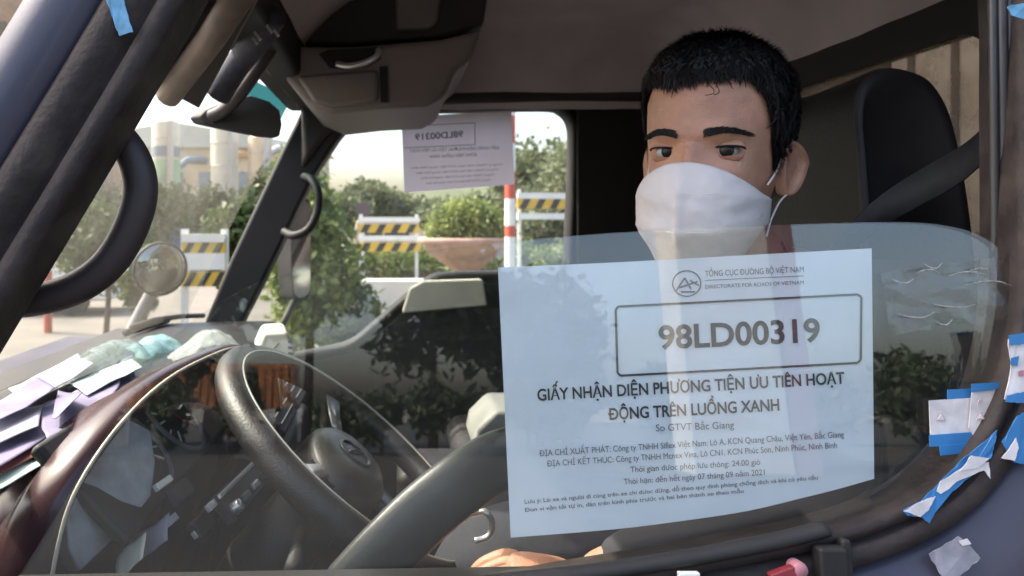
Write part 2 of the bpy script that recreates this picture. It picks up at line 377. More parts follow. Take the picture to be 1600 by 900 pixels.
dg.tube(c, [.030,.031]+[.031]*(len(c)-4)+[.028,.022], 14, flat=.42, up=(.3,-1,.45)); dg.build('reflection_arc', mat('arc_grey',(.030,.033,.031),.4,0,.12,12,.1,200), door_o, smooth=True)  # solid grey arc added in the shape of a reflection on the glass
dl = MB(); dl.tube(catmull([P(742,845,.78),P(763,838,.78),P(769,818,.78),P(758,800,.78),P(735,803,.79)],5), .0035, 8); dl.build('door_lever', M_silver, door_o, smooth=True)

# ---- driver's side pillars, rails, roof
MB().tube([R(-.255,.70,.26),R(-.345,.69,.06),R(-.44,.68,-.10),R(-.53,.68,-.27),R(-.60,.68,-.42)], .030, 10).build('pillar_front', M_trim, truck, smooth=True)
MB().prism([R(.535,.655,.32),R(.63,.655,.32),R(.63,.64,-.4),R(.54,.64,-.4)], [R(.588,.74,.32),R(.70,.74,.32),R(.70,.73,-.4),R(.592,.73,-.4)]).build('pillar_middle', M_dark, truck, bevel=.012)
ps = MB()
for u_ in (1552, 1566, 1579): ps.tube([P(u_-4,-120,.652), P(u_,150,.648), P(u_+3,420,.645), P(u_+2,560,.64)], .0035 if u_ != 1566 else .0045, 8)
ps.build('door_seal', mat('seal',(.045,.04,.038),.42,0,.1,30), truck, smooth=True)
# outer front pillar paint and roof shell
rf = MB()
def roofz(x, y): return .535+.03*(1-((y-1.33)/.75)**2)
rf.strip([[R(x, y, roofz(x,y)) for x in (-.31,-.05,.2,.5,.84)] for y in (.69,.75,.95,1.33,1.7,1.92,2.0)])
rf.build('roof', M_paint, truck, smooth=True, solid=.02)
hl_ = MB()
def hz(x, y):
    e = min((y-.665)/.16, (2.005-y)/.16, 1); e = max(0, e)
    ex = max(0, min(1, (x+.26)/.22, (.80-x)/.16))
    return .30+.19*math.sin(e*math.pi/2)*math.sin(ex*math.pi/2)+.004*mnoise.noise(Vector((x*9,y*9,0)))
hl_.strip([[R(x, y, hz(x,y)) for x in np.linspace(-.26,.80,28)] for y in np.linspace(.665,2.005,36)])
hl_.build('headliner', M_headliner, truck, smooth=True)
MB().prism([R(-.24,.676,.285),R(.80,.676,.285),R(.80,.690,.535),R(-.24,.690,.535)], [R(-.24,.74,.31),R(.80,.74,.31),R(.80,.74,.535),R(-.24,.74,.535)]).build('roof_rail', M_paint, truck, bevel=.02)
MB().box(R(-.30,.66,.30), R(-.20,2.05,.54)).build('windshield_header', M_dark, truck, bevel=.015)
# rear wall with its window
rwx = .79
def rw(y, z): return R(rwx, y, z)
rb = MB(); zt, zb, ya, yb = .262, -.22, .985, 1.72
rb.box(R(rwx,.62,zt), R(rwx+.03,2.1,.55)).box(R(rwx,.62,-1.1), R(rwx+.03,2.1,zb)).box(R(rwx,.62,zb), R(rwx+.03,ya,zt)).box(R(rwx,yb,zb), R(rwx+.03,2.1,zt))
def fillet(y0, z0, sy, sz, r=.07):
    pts = [R(rwx,y0,z0)]+[R(rwx, y0+sy*(r-r*math.cos(a)), z0+sz*(r-r*math.sin(a))) for a in np.linspace(0,math.pi/2,8)]
    rb.prism(pts, [p+Vector((.03,0,0)) for p in pts])
fillet(ya,zt,1,-1); fillet(yb,zt,-1,-1); fillet(ya,zb,1,1); fillet(yb,zb,-1,1)
rear = rb.build('rear_wall', M_dark, truck)
MB().box(R(rwx+.012,ya-.01,zb-.01), R(rwx+.018,yb+.01,zt+.01)).build('rear_window', glassmat('rear_glass',(.75,.73,.70),1.5,.05,.38,(.42,.37,.32),14), rear)
cg = MB(); cg.box(R(1.32,.35,-1.2), R(4.6,2.3,1.0))
for k in range(13): cg.box(R(1.30,.40+k*.15,-1.15), R(1.32,.46+k*.15,.95))
cg.build('cargo_box', mat('cargo_grey',(.17,.15,.13),.6,.1,.15,5), truck, bevel=.004)
MB().box(R(-.75,.60,-1.18), R(.8,2.08,-1.12)).build('cab_floor', M_dark, truck)
MB().box(R(-.78,.60,-1.15), R(-.70,2.08,-.30)).build('firewall', M_dark, truck)
fp = MB(); fp.box(R(-.95,.58,-1.2), R(-.80,2.10,-.32)); fp.build('front_panel', M_paint, truck, bevel=.04)
for sx, sy in ((-.35,.56),(-.35,1.95),(3.2,.56),(3.2,1.95)):
    q = MB().lathe((sx,sy+.02,.38), [(.20,0),(.30,0),(.37,.03),(.38,.08),(.38,.14),(.37,.19),(.30,.22),(.20,.22)], 32, (0,1,0)).build('wheel', M_tyre, truck, smooth=True)
    MB().lathe((sx,sy+.02,.38), [(0,.06),(.10,.06),(.12,.02),(.19,.02),(.205,.05),(.205,.19),(.0,.19)], 28, (0,1,0)).build('rim', M_steel, q, smooth=True)
MB().box((-.9,.8,.55),(4.4,.92,.80)).box((-.9,1.75,.55),(4.4,1.87,.80)).box((-.5,.7,.33),(-.2,1.98,.5)).box((3.05,.7,.33),(3.35,1.98,.5)).build('chassis', M_dark, truck)

# ---- far door
FY = 2.05
far_px = [(610,177),(740,173),(850,171),(876,176),(890,194),(892,230),(890,300),(887,360),(884,415),(868,424),(777,424),(690,427),(660,440),(620,472),(580,507),(545,534),(500,546),(440,556),(385,556),(366,540),(375,505),(410,437),(440,375),(462,325),(490,270),(520,228),(560,191)]
fo = catmull(px2(far_px), 4, True); fin = [P(p.x,p.y,FY) for p in fo]; NF = len(fin)
fd = MB(); fc = sum(fin, Vector())/NF; fn = []
for i in range(NF):
    t = (fin[(i+1) % NF]-fin[i-1]).normalized(); q = t.cross(Vector((0,1,0))).normalized()
    if q.dot(fin[i]-fc) < 0: q = -q
    fn.append(q)
for _ in range(2): fn = [(fn[i-1]+fn[i]*2+fn[(i+1) % NF]).normalized() for i in range(NF)]
fd.strip([[fin[i]+fn[i]*d+Vector((0,h,0)) for i in range(NF)] for d, h in ((0,.05),(0,0),(.006,-.012),(.016,-.014),(.022,-.004),(.05,-.006))], True)
far_door = fd.build('passenger_door', M_dark, truck, smooth=True)
# lining round the far opening, out to the rear corner, the floor and the roof
ol = [(900,170),(1400,165)]
fl = MB()
def far_outer(p):
    x, z = p.x, p.z-ZC
    return p
fl.prism([P(900,150,2.03),P(1500,150,2.03),P(1500,1000,2.03),P(900,1000,2.03)], [P(900,150,2.09),P(1500,150,2.09),P(1500,1000,2.09),P(900,1000,2.09)])
lowp = [(318,1040),(318,560),(366,572),(440,570),(505,560),(555,546),(592,517),(632,483),(668,452),(698,440),(780,438),(905,438),(905,1040)]
fl.prism([P(u,v,2.04) for u,v in lowp], [P(u,v,2.10) for u,v in lowp])
fl.build('door_lining', M_dark, far_door, bevel=.01)
topp = [(470,40),(1400,40),(1400,162),(880,160),(740,163),(610,167),(560,178),(510,215),(470,270)]
MB().prism([P(u,v,1.982) for u,v in topp], [P(u,v,2.09) for u,v in topp]).build('roof_rail', M_trim, truck, bevel=.02)
fg = MB().add([P(u,v,2.07) for u,v in [(352,566),(900,436),(900,165),(540,165),(470,290)]], [(0,1,2,3,4)]).build('window_glass', M_far, far_door)
pa = [(488,140),(470,175),(440,235),(400,320),(360,405),(322,498),(300,560),(345,575),(378,505),(413,437),(443,375),(466,325),(494,270),(526,222),(560,180)]
MB().prism([P(u,v,2.00) for u,v in pa], [P(u+6,v,2.10) for u,v in pa]).build('pillar_front', M_dark, truck, bevel=.012)
# far grab handle and near grab handle
MB().tube(catmull([P(444,362,1.97),P(460,368,1.93),P(482,358,1.92),P(496,330,1.92),P(497,300,1.92),P(486,280,1.95),P(474,276,2.0)],6), .011, 10).build('grab_handle', M_rubber, truck, smooth=True)
hp = catmull([P(118,170,.72),P(160,190,.70),P(203,235,.69),P(220,290,.69),P(207,350,.69),P(172,410,.69),P(122,448,.69),P(60,468,.69),P(0,472,.69),P(-60,455,.70)],6)
MB().tube(hp, [.013+.003*math.sin(math.pi*i/(len(hp)-1)) for i in range(len(hp))], 16).build('grab_handle', M_trim, truck, smooth=True)

# ---- windshield
def wsx(z, y): return -.575+(z+.27)*.50-.10*(1-((y-1.33)/.72)**2)
ws = MB(); ws.strip([[R(wsx(z,y), y, z) for y in np.linspace(.66,2.03,14)] for z in np.linspace(-.33,.34,9)])
wso = ws.build('windshield', M_wind, truck, smooth=True)
tb = MB(); tb.strip([[R(wsx(z,y)+.006, y, z) for y in np.linspace(1.72,2.0,10)] for z in np.linspace(.225,.33,5)])
tb.build('tint_band', M_tint, wso, smooth=True)
wp = MB(); 
def wspt(u, v, off=-.02):
    Y = 1.5
    for _ in range(25):
        z = (V0-v)/F*Y; x = wsx(z, Y)+off; Yn = x*F/(u-U0); Y = .5*Y+.5*Yn
    return P(u, v, Y)
wp.tube([wspt(205,512), wspt(240,500), wspt(285,494), wspt(318,493)], .007, 8); wp.tube([wspt(196,520), wspt(230,510), wspt(262,500)], .009, 8)
wp.build('wiper', M_rubber, truck, smooth=True)

# ---- dashboard
dsh = MB()
pr = [(-.70,-.30),(-.62,-.275),(-.45,-.268),(-.33,-.268),(-.295,-.285),(-.285,-.34),(-.32,-.46),(-.40,-.60),(-.50,-.95),(-.72,-.95)]
pr2 = [(-.70,-.30),(-.62,-.275),(-.45,-.268),(-.415,-.272),(-.405,-.30),(-.39,-.42),(-.42,-.60),(-.50,-.95),(-.72,-.95)]
dsh.prism([R(x,.78,z) for x,z in pr2], [R(x,1.282,z) for x,z in pr2])
dsh.prism([R(x,1.28,z) for x,z in pr], [R(x,2.0,z) for x,z in pr])
dash = dsh.build('dashboard', M_dash, truck, bevel=.012)
# binnacle hood over the instruments
arch = [(.722,-.345,-.40),(.735,-.337,-.32),(.755,-.325,-.268),(.82,-.305,-.222),(.92,-.285,-.196),(1.05,-.262,-.190),(1.15,-.245,-.196),(1.22,-.225,-.215),(1.265,-.205,-.255),(1.275,-.20,-.32)]
ar = catmull([R(x,y,z) for y,x,z in arch], 5)
hd = MB(); rows = []
for dx, dz, rs in ((-.085,-.075,.90),(-.078,-.035,.955),(-.050,-.006,.99),(-.015,.005,1),(0,.0,1),(.002,-.006,.985),(-.03,-.012,.96),(-.10,-.03,.93)):
    cc = R(-.26,1.01,-.27)
    rows.append([Vector((p.x+dx, cc.y+(p.y-cc.y)*rs, cc.z+(p.z-cc.z)*rs+dz)) for p in ar])
hd.strip(rows); hd.build('binnacle_hood', M_maroon, dash, smooth=True)
MB().tube([p+Vector((.003,0,.001)) for p in ar], .0022, 6).build('hood_edge', mat('hood_edge',(.50,.46,.36),.35,0,.1,30), dash, smooth=True)
# instrument cluster
clu = MB(); cz = Vector((.72,0,.69)).normalized(); cy = Vector((0,1,0)); cx = cy.cross(cz)
if cx.z < 0: cx = -cx
cc = R(-.335,1.02,-.292)
clu.obox(cc, cy, cx, cz, .235, .072, .008)
cluster = clu.build('instrument_cluster', M_dark, truck, bevel=.006)
for gy, gr in ((-.09,.058),(.07,.058)):
    gm_ = MB(); gc = cc+cy*gy+cz*.010
    gm_.lathe(gc, [(gr,0),(gr+.004,.004),(gr+.007,.0),(gr+.007,-.004)], 28, cz)
    gm_.build('gauge_ring', M_dashgrey, cluster, smooth=True)
    tk = MB()
    for k in range(13):
        a = rad(-40+k*21.7); d = cy*math.cos(a)+cx*math.sin(a); e = cz.cross(d)
        L = .010 if k % 2 == 0 else .006
        tk.obox(gc+d*(gr-.004-L), d, e, cz, L, .0013, .0008)
    tk.build('gauge_ticks', M_white, cluster)
    MB().obox(gc+(cy*.5-cx*.7)*.02+cz*.003, cy*.5-cx*.7, (cy*.7+cx*.5), cz, .026, .0015, .001).build('gauge_needle', M_red, cluster)
# silver button strip under the cluster
bs = MB(); s0, s1 = P(346,800,.90), P(418,722,1.2); sd = (s1-s0).normalized(); sn = Vector((.8,0,.6)); sn = (sn-sd*sn.dot(sd)).normalized(); st = sn.cross(sd)
bs.obox((s0+s1)/2, sd, st, sn, (s1-s0).length/2, .020, .006); strip_o = bs.build('button_strip', M_dark, truck, bevel=.003)
MB().obox((s0+s1)/2+st*.016+sn*.008, sd, st, sn, (s1-s0).length/2, .0030, .002).build('trim_bar', M_silver, strip_o, bevel=.001)
for k in range(5):
    p = s0.lerp(s1, .08+.21*k)-st*.008+sn*.008
    if k in (0, 4): MB().lathe(p, [(0,.010),(.007,.010),(.0085,.006),(.0085,-.004)], 16, sn).build('knob', M_silver, strip_o, smooth=True)
    else: MB().obox(p, sd, st, sn, .017, .005, .003).build('button', M_dashgrey if k != 2 else M_silver, strip_o, bevel=.002)
# centre vents
for k, (vy, vx, vz) in enumerate(((1.36,-.235,-.335),(1.55,-.235,-.335))):
    vc = R(vx,vy,vz); v_ = MB().obox(vc, cy, cx, cz, .080, .055, .010).build('air_vent', M_dark, truck, bevel=.006)
    for j in range(6): MB().obox(vc+cx*(-.040+j*.016)+cz*.011, cy, cx*.8+cz*.6, cz*.8-cx*.6, .070, .0055, .0011).build('vent_slat', M_dashgrey, v_)
# radio and lower centre stack
MB().prism([R(-.285,1.28,-.40),R(-.20,1.28,-.41),R(-.17,1.28,-.62),R(-.30,1.28,-.95),R(-.40,1.28,-.95)], [R(-.285,1.68,-.40),R(-.20,1.68,-.41),R(-.17,1.68,-.62),R(-.30,1.68,-.95),R(-.40,1.68,-.95)]).build('centre_stack', M_dark, truck, bevel=.012)
# left lower panel (grey) and maroon end trim
def gpl(a, b): return P(95+a*160, 700+b*190-a*60, .76+.12*a-.02*b)+Vector((-.03*b*0,0,0))
gq = MB(); gpx = [(108,752,.775),(128,705,.80),(160,668,.84),(205,655,.88),(236,672,.90),(245,720,.88),(238,775,.86),(200,822,.83),(160,862,.80),(125,895,.78),(110,860,.77),(102,805,.77)]
gq.prism([P(*p) for p in gpx], [P(*p)+Vector((-.02,.012,-.006)) for p in gpx]); gq.build('lower_panel', mat('panel_light',(.34,.355,.36),.35,0,.3,22,.2,60), truck, bevel=.004)
sw = MB()
for k, (a, b, L) in enumerate((((262,735),(300,800),.02),((300,790),(330,850),.02))):
    sw.obox(P((a[0]+b[0])/2,(a[1]+b[1])/2,.90), sd, st, sn, .03, .012, .006)
sw.build('switch_panel', M_dark, truck, bevel=.003)
for (u_, v_, L) in ((255,755,.026),(268,812,.016),(310,830,.018),(330,790,.015)):
    MB().obox(P(u_,v_,.885), sd, st, sn, L, .0045, .003).build('switch_trim', M_silver if u_ != 268 else M_white, strip_o, bevel=.001)
# steering column, wheel
wn = Vector((.63,-.03,.777)).normalized(); wc = P(550,715,1.02); wa = Vector((0,1,0)); wa = (wa-wn*wa.dot(wn)).normalized(); wb = wn.cross(wa)
RW = .205
rim = MB(); rim.tube([wc+(wa*math.cos(t)+wb*math.sin(t))*RW for t in np.linspace(0,2*math.pi,56,endpoint=False)], .020, 14, closed=True)
wheel = rim.build('steering_wheel', M_wheel, truck, smooth=True)
seam = MB(); seam.tube([wc+(wa*math.cos(t)+wb*math.sin(t))*(RW-.006)+wn*.0192 for t in np.linspace(0,2*math.pi,72,endpoint=False)], .0016, 6, closed=True)
seam.build('rim_seam', mat('rim_seam',(.34,.32,.28),.4), wheel, smooth=True)
hubm = MB(); rows = []
for (s_, h) in ((0,.030),(.5,.029),(.8,.024),(.95,.014),(1.0,0),(1.0,-.03),(.8,-.055)):
    rows.append([wc+(wa*math.cos(t)*.088*(abs(math.cos(t))**-.25 if 0 else 1)+wb*math.sin(t)*.066)*max(s_,1e-4)+wn*(h-.022) for t in np.linspace(0,2*math.pi,32,endpoint=False)])
hubm.strip(rows, True); hubm.build('hub', M_hub, wheel, smooth=True)
for sg, ang in ((1,rad(20)),(1,rad(160)),(1,rad(-90))):
    d = wa*math.cos(ang)+wb*math.sin(ang); e = wn.cross(d)
    MB().strip([[wc+d*r+e*w_*q+wn*h for q in (-1,-.4,.4,1)] for r,w_,h in ((.05,.028,-.020),(.10,.020,-.022),(.15,.017,-.012),(.195,.020,-.004))]).build('spoke', M_hub, wheel, smooth=True, solid=.012)
    MB().strip([[wc+d*r+e*w_*q+wn*h for q in (-1,1)] for r,w_,h in ((.09,.010,-.008),(.13,.011,-.004),(.17,.013,.003))]).build('spoke_insert', M_silver, wheel, smooth=True, solid=.003)
MB().lathe(wc+wn*.008, [(.021,0),(.023,.002),(.026,.002),(.027,0)], 28, wn).tube([wc+wn*.010-wa*.016+wb*.010, wc+wn*.0105+wb*.003, wc+wn*.010+wa*.016-wb*.010], .0018, 6).build('horn_emblem', M_hub, wheel, smooth=True)
MB().tube([wc-wn*.05, wc-wn*.20, wc-wn*.40+Vector((0,0,-.05))], [.05,.055,.05], 14).build('steering_column', M_dash, truck, smooth=True)
MB().tube([wc-wn*.10+wa*.04, wc-wn*.095+wa*.10, wc-wn*.08+wa*.20], [.007,.007,.012], 8).build('column_stalk', M_rubber, truck, smooth=True)
MB().tube([wc-wn*.10-wa*.04, wc-wn*.095-wa*.10, wc-wn*.08-wa*.19], [.007,.007,.012], 8).build('column_stalk', M_rubber, truck, smooth=True)

# ---- overhead box, visor, mirrors
def ex(pts, y0, y1): return [P(u,v,y0) for u,v in pts], [P(U0+(u-U0)*y0/y0, v, y0)+Vector((0,y1-y0,0)) for u,v in pts]
ob = MB(); ob.prism(*ex([(428,70),(545,72),(690,60),(753,45),(735,95),(712,110),(697,150),(668,166),(590,170),(520,178),(478,160),(448,125)], 1.55, 1.95))
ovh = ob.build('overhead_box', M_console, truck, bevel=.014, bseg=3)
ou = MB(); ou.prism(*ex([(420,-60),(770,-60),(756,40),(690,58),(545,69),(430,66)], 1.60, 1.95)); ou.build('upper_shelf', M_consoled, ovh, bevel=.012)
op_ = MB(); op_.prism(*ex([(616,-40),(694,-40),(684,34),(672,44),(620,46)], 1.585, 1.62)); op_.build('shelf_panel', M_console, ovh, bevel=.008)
MB().prism(*ex([(462,118),(590,108),(592,155),(575,161),(520,168),(490,160)], 1.538, 1.57)).build('flap', M_console, ovh, bevel=.01)
MB().prism(*ex([(593,104),(606,103),(607,160),(595,160)], 1.546, 1.556)).build('flap_seam', M_dark, ovh)
MB().prism(*ex([(498,84),(512,78),(590,73),(596,80),(594,92),(575,103),(540,108),(515,106)], 1.546, 1.56)).build('handle_recess', M_dark, ovh)
MB().tube(catmull([P(526,100,1.535),P(545,103,1.525),P(570,98,1.52),P(588,88,1.52),P(592,78,1.53)],5), .0065, 8).build('handle', M_silver, ovh, smooth=True)
sv = MB(); sv.prism([P(335,-60,.95),P(440,-60,.95),P(312,172,1.32),P(228,128,1.10)], [p+Vector((-.012,.01,.016)) for p in (P(335,-60,.95),P(440,-60,.95),P(312,172,1.32),P(228,128,1.10))])
visor = sv.build('sun_visor', M_trim, truck, bevel=.006)
rv = MB(); rv.prism([P(u,v,1.40) for u,v in [(312,182),(322,172),(372,152),(392,148),(422,158),(438,172),(442,195),(438,214),(428,217),(370,206),(320,194)]],
                    [P(u,v,1.40)+Vector((-.03,.02,0)) for u,v in [(315,182),(324,174),(372,156),(392,152),(420,161),(434,174),(437,195),(434,210),(426,213),(370,202),(322,192)]])
mir = rv.build('rear_view_mirror', M_rubber, truck, bevel=.007)
MB().tube(catmull([P(432,62,1.32),P(405,105,1.33),P(372,150,1.36),P(350,172,1.385),P(330,182,1.40)],5), .0125, 10).build('mirror_arm', M_trim, mir, smooth=True)
# far door mirror
fm = MB(); fmp = catmull(px2([(458,316),(483,312),(486,345),(486,440),(484,460),(474,470),(462,468),(457,450),(455,400)]), 4, True)
def fmf(p, d): return P(p.x, p.y, 2.30)+Vector((-d, (486-p.x)*.0035*0+d*.2, 0))
fm.prism([P(p.x,p.y,2.30) for p in fmp], [P(p.x,p.y,2.30)+Vector((-.05,.05,0)) for p in fmp])
fmo = fm.build('side_mirror', M_rubber, truck, bevel=.003)
q = MB(); mc = P(471,392,2.295); sh = [P(U0+(p.x-U0), p.y, 2.296) for p in fmp]
q.add([mc+(p-mc)*.93 for p in sh], [tuple(range(len(sh)))]); mg = q.build('mirror_glass', mat('mirror_pink',(.92,.84,.78),.08,1), fmo)
for b_ in ([P(462,316,2.32),P(452,290,2.32),P(440,262,2.18)],[P(462,466,2.32),P(445,500,2.30),P(420,540,2.15)]): MB().tube(b_, .011, 8).build('mirror_bracket', M_rubber, fmo, smooth=True)
# convex front mirror on its stalk
cm = P(252,421,1.98); cdir = (Vector((.0,0,ZC))-cm).normalized(); cdir = (cdir+Vector((.45,-.1,-.22))).normalized()
cb = MB(); cb.lathe(cm-cdir*.03, [(0,-.035),(.045,-.025),(.068,0),(.0735,.018),(.0735,.026),(.070,.028)], 32, cdir); cvo = cb.build('convex_mirror', M_rubber, truck, smooth=True)
MB().lathe(cm-cdir*.006, [(.0705,0),(.06,.010),(.045,.018),(.025,.024),(0,.026)], 32, cdir).build('mirror_glass', M_mirror, cvo, smooth=True)
MB().tube(catmull([P(240,452,2.0),P(222,485,1.99),P(205,520,1.97),P(190,560,1.95)],4), [.018]*13, 10).build('mirror_stalk', mat('stalk_grey',(.20,.19,.18),.5), cvo, smooth=True)

# ---- driver's seat
def sc(u, v, y): return P(u, v, y)
side = catmull(px2([(1356,430),(1353,340),(1347,250),(1342,180),(1350,135),(1378,112),(1415,110),(1450,128),(1478,175),(1497,250),(1511,340),(1520,430),(1540,640),(1400,640)]), 4, True)
def seat_ring(y, sh, back): 
    cc_ = Vector((.60,.86,ZC+.02)); out = []
    for p in side:
        q = P(p.x, p.y, .86); q = cc_+(q-cc_)*sh; q.y = y; out.append(q)
    return out
stt = MB(); rings = [seat_ring(.862,.90,0), seat_ring(.855,.985,0), seat_ring(.868,1.02,0)]
stt.strip(rings, True); stt.add(rings[0], [tuple(range(len(side)))])
seat = stt.build('driver_seat', M_seatblack, truck, smooth=True)
sf = MB(); ring2 = [seat_ring(y, s_, 0) for y, s_ in ((.868,1.02),(.875,1.03),(.92,1.01),(1.00,.985),(1.10,.985),(1.19,1.0),(1.22,1.03),(1.245,1.0),(1.25,.9))]
sf.strip(ring2, True); sf.build('seat_cover', M_seatgrey, seat, smooth=True)
cu = MB(); cu.prism([R(.08,.82,-.56),R(.10,.82,-.49),R(.45,.82,-.48),R(.66,.82,-.42),R(.72,.82,-.62),R(.10,.82,-.66)], [R(.08,1.26,-.56),R(.10,1.26,-.49),R(.45,1.26,-.48),R(.66,1.26,-.42),R(.72,1.26,-.62),R(.10,1.26,-.66)])
cu.build('seat_cushion', M_seatblack, seat, bevel=.03, bseg=3)
MB().box(R(.15,.86,-1.13), R(.68,1.22,-.66)).build('seat_base', M_dark, seat)
bt = MB(); bp_ = catmull([P(1542,222,.73),P(1500,258,.765),P(1440,292,.80),P(1385,325,.82),P(1330,372,.82),P(1270,450,.80),P(1180,600,.84)],6)
bt.strip([[p+Vector((.004,-.002,.022)) for p in bp_],[p+Vector((-.004,.002,-.022)) for p in bp_]]); bt.build('seat_belt', M_belt, truck, smooth=True, solid=.002)
# passenger seat, hidden for the most part
pt = MB(); pt.prism([R(.12,1.42,-.56),R(.14,1.42,-.50),R(.60,1.42,-.47),R(.70,1.42,.05),R(.78,1.42,.05),R(.74,1.42,-.64)], [R(.12,1.95,-.56),R(.14,1.95,-.50),R(.60,1.95,-.47),R(.70,1.95,.05),R(.78,1.95,.05),R(.74,1.95,-.64)])
pseat = pt.build('passenger_seat', M_seatblack, truck, bevel=.03, bseg=3)
MB().box(R(.18,1.46,-1.13), R(.70,1.9,-.66)).build('seat_base', M_dark, pseat)
MB().prism([P(738,705,1.40),P(745,672,1.40),P(775,642,1.40),P(830,642,1.40),P(830,705,1.40)], [p+Vector((0,.16,0)) for p in (P(738,705,1.40),P(745,672,1.40),P(775,642,1.40),P(830,642,1.40),P(830,705,1.40))]).build('centre_box', mat('grey_box',(.27,.27,.25),.5,0,.1,12), truck, bevel=.01)
MB().box(R(.0,1.30,-1.13), R(.5,1.46,-.44)).build('centre_tunnel', M_dark, truck, bevel=.02)
tr_ = [(628,490),(640,452),(662,440),(755,437),(762,478)]
MB().prism([P(u,v,1.98) for u,v in tr_], [P(u,v,1.98)+Vector((0,.05,0)) for u,v in tr_]).build('door_pocket', M_beige, far_door, bevel=.006)

# ================================================================== DRIVER
person = empty('person', R(.52,1.0,-.48))
tag(person, 'driver in white face mask and dark grey shirt looking out from the seat', 'person')
HA = rad(37); HS = .95; hc = Vector((.352,.83,ZC+.072))        # head turn and centre
fwd = Vector((-math.sin(HA),-math.cos(HA),0)); rt = Vector((math.cos(HA),-math.sin(HA),0)); TILT = rad(1); ROLL = rad(-2)
def H(x, y, z):                                        # head space: x to the driver's left, -y forward, z up
    y2 = y*math.cos(TILT)-z*math.sin(TILT)*-1*0+z*math.sin(TILT)*-1; z2 = z*math.cos(TILT)+y*math.sin(TILT)
    x2 = x*math.cos(ROLL)-z2*math.sin(ROLL); z3 = z2*math.cos(ROLL)+x*math.sin(ROLL)
    return hc+(rt*x2+fwd*(-y2)+Vector((0,0,z3)))*HS
HP = np.array([(-.122,.012,-.070,-.050),(-.116,.027,-.083,-.035),(-.105,.038,-.089,-.01),(-.09,.048,-.092,.02),(-.06,.059,-.092,.05),(-.03,.066,-.091,.075),(0,.070,-.090,.092),(.03,.0725,-.092,.100),(.06,.073,-.091,.102),(.09,.067,-.078,.092),(.115,.048,-.05,.062),(.128,.022,-.015,.025),(.131,.003,.003,.006)])
def gs(x, s): return math.exp(-.5*(x/s)**2)
def head_pt(t, z, grow=0.0, face=True):
    w_ = np.interp(z, HP[:,0], HP[:,1]); f_ = np.interp(z, HP[:,0], HP[:,2]); b_ = np.interp(z, HP[:,0], HP[:,3])
    cy_ = np.clip(.2*b_+.1*f_, min(f_,b_)*.9, max(f_,b_)*.9)
    cth, sth = math.cos(t), math.sin(t)                # t=0 front, pi/2 person's left
    e = .94 if cth > 0 else 1.0
    x = w_*math.copysign(abs(sth)**e, sth); y = cy_+((f_-cy_) if cth > 0 else (b_-cy_))*abs(cth)**(.93 if cth > 0 else 1.0)
    if face and cth > 0:
        d = 0
        for sx in (-1, 1):
            d += .0060*gs(x-sx*.028,.015)*gs(z-.019,.007)
            d -= .0100*gs(x-sx*.031,.013)*gs(z-.003,.010)
            d += .0045*gs(x-sx*.045,.013)*gs(z+.024,.014)
            d += .005*gs(x-sx*.011,.006)*gs(z+.040,.008)
        d += .0035*gs(x,.006)*gs(z-.002,.012)
        tt = min(1, max(0, (.008-z)/.050)); d += (.004+.020*tt)*gs(x,.0085+.004*tt)*(1 if z > -.043 else gs(z+.043,.005))*(tt > 0)
        d += .006*gs(x,.020)*gs(z+.068,.007)+.005*gs(x,.018)*gs(z+.080,.006)-.003*gs(x,.02)*gs(z+.074,.002)
        y -= d
    if grow:
        nx, ny = x/(w_+.01), (y-cy_)/(.1); L = math.hypot(nx, ny)+1e-6; up = max(0, (z-.04)/.09)
        x += nx/max(L,1)*grow; y += ny/max(L,1)*grow*1.0; z += grow*up
    if z > .05: z = .05+(z-.05)*.90
    return (x, y, z)
body = MB(); zs = np.concatenate([np.linspace(-.122,-.10,5)[:-1], np.linspace(-.10,.10,58)[:-1], np.linspace(.10,.131,9)])
TH = np.linspace(0, 2*math.pi, 110, endpoint=False)
body.strip([[H(*head_pt(t, z)) for t in TH] for z in zs], True)
# eyelids belong to the skin
EYES = []
for sx in (-1, 1):
    ec = Vector((sx*.031, -.0665, .001)); EYES.append(ec); R_ = .0138
    for lo, hi in ((22, 100), (-100, -24)):
        rows = []
        for a in np.linspace(rad(lo), rad(hi), 8):
            rows.append([H(ec.x+R_*1.36*math.sin(b)*1.0, ec.y-R_*math.cos(b)*math.cos(a*(math.cos(b)**.5 if 1 else 1)), ec.z+R_*math.cos(b)**.6*math.sin(a)-(.0010*sx*math.sin(b)*-1)) for b in np.linspace(rad(-86), rad(86), 18)])
        body.strip(rows)
# ears
def ear(sx):
    rows = []
    for k, (rr, dep) in enumerate(((.96,-.006),(1.0,-.001),(.98,.004),(.90,.0065),(.80,.003),(.70,-.003),(.60,-.001),(.52,.0015),(.44,-.011),(.25,-.017),(.01,-.018))):
        row = []
        for t in np.linspace(0, 2*math.pi, 30, endpoint=False):
            a = math.cos(t); b = math.sin(t); yy = .019*a*(1 if a > 0 else .75)*(1.15 if b > 0 else .75+.25*(1+b)); zz = .032*b
            row.append(H(sx*(.0715+dep+.018*max(0, yy/.019+.3)*.75*rr), .020+yy*rr, -.014+zz*rr))
        rows.append(row)
    body.strip(rows, True)
ear(1); ear(-1)
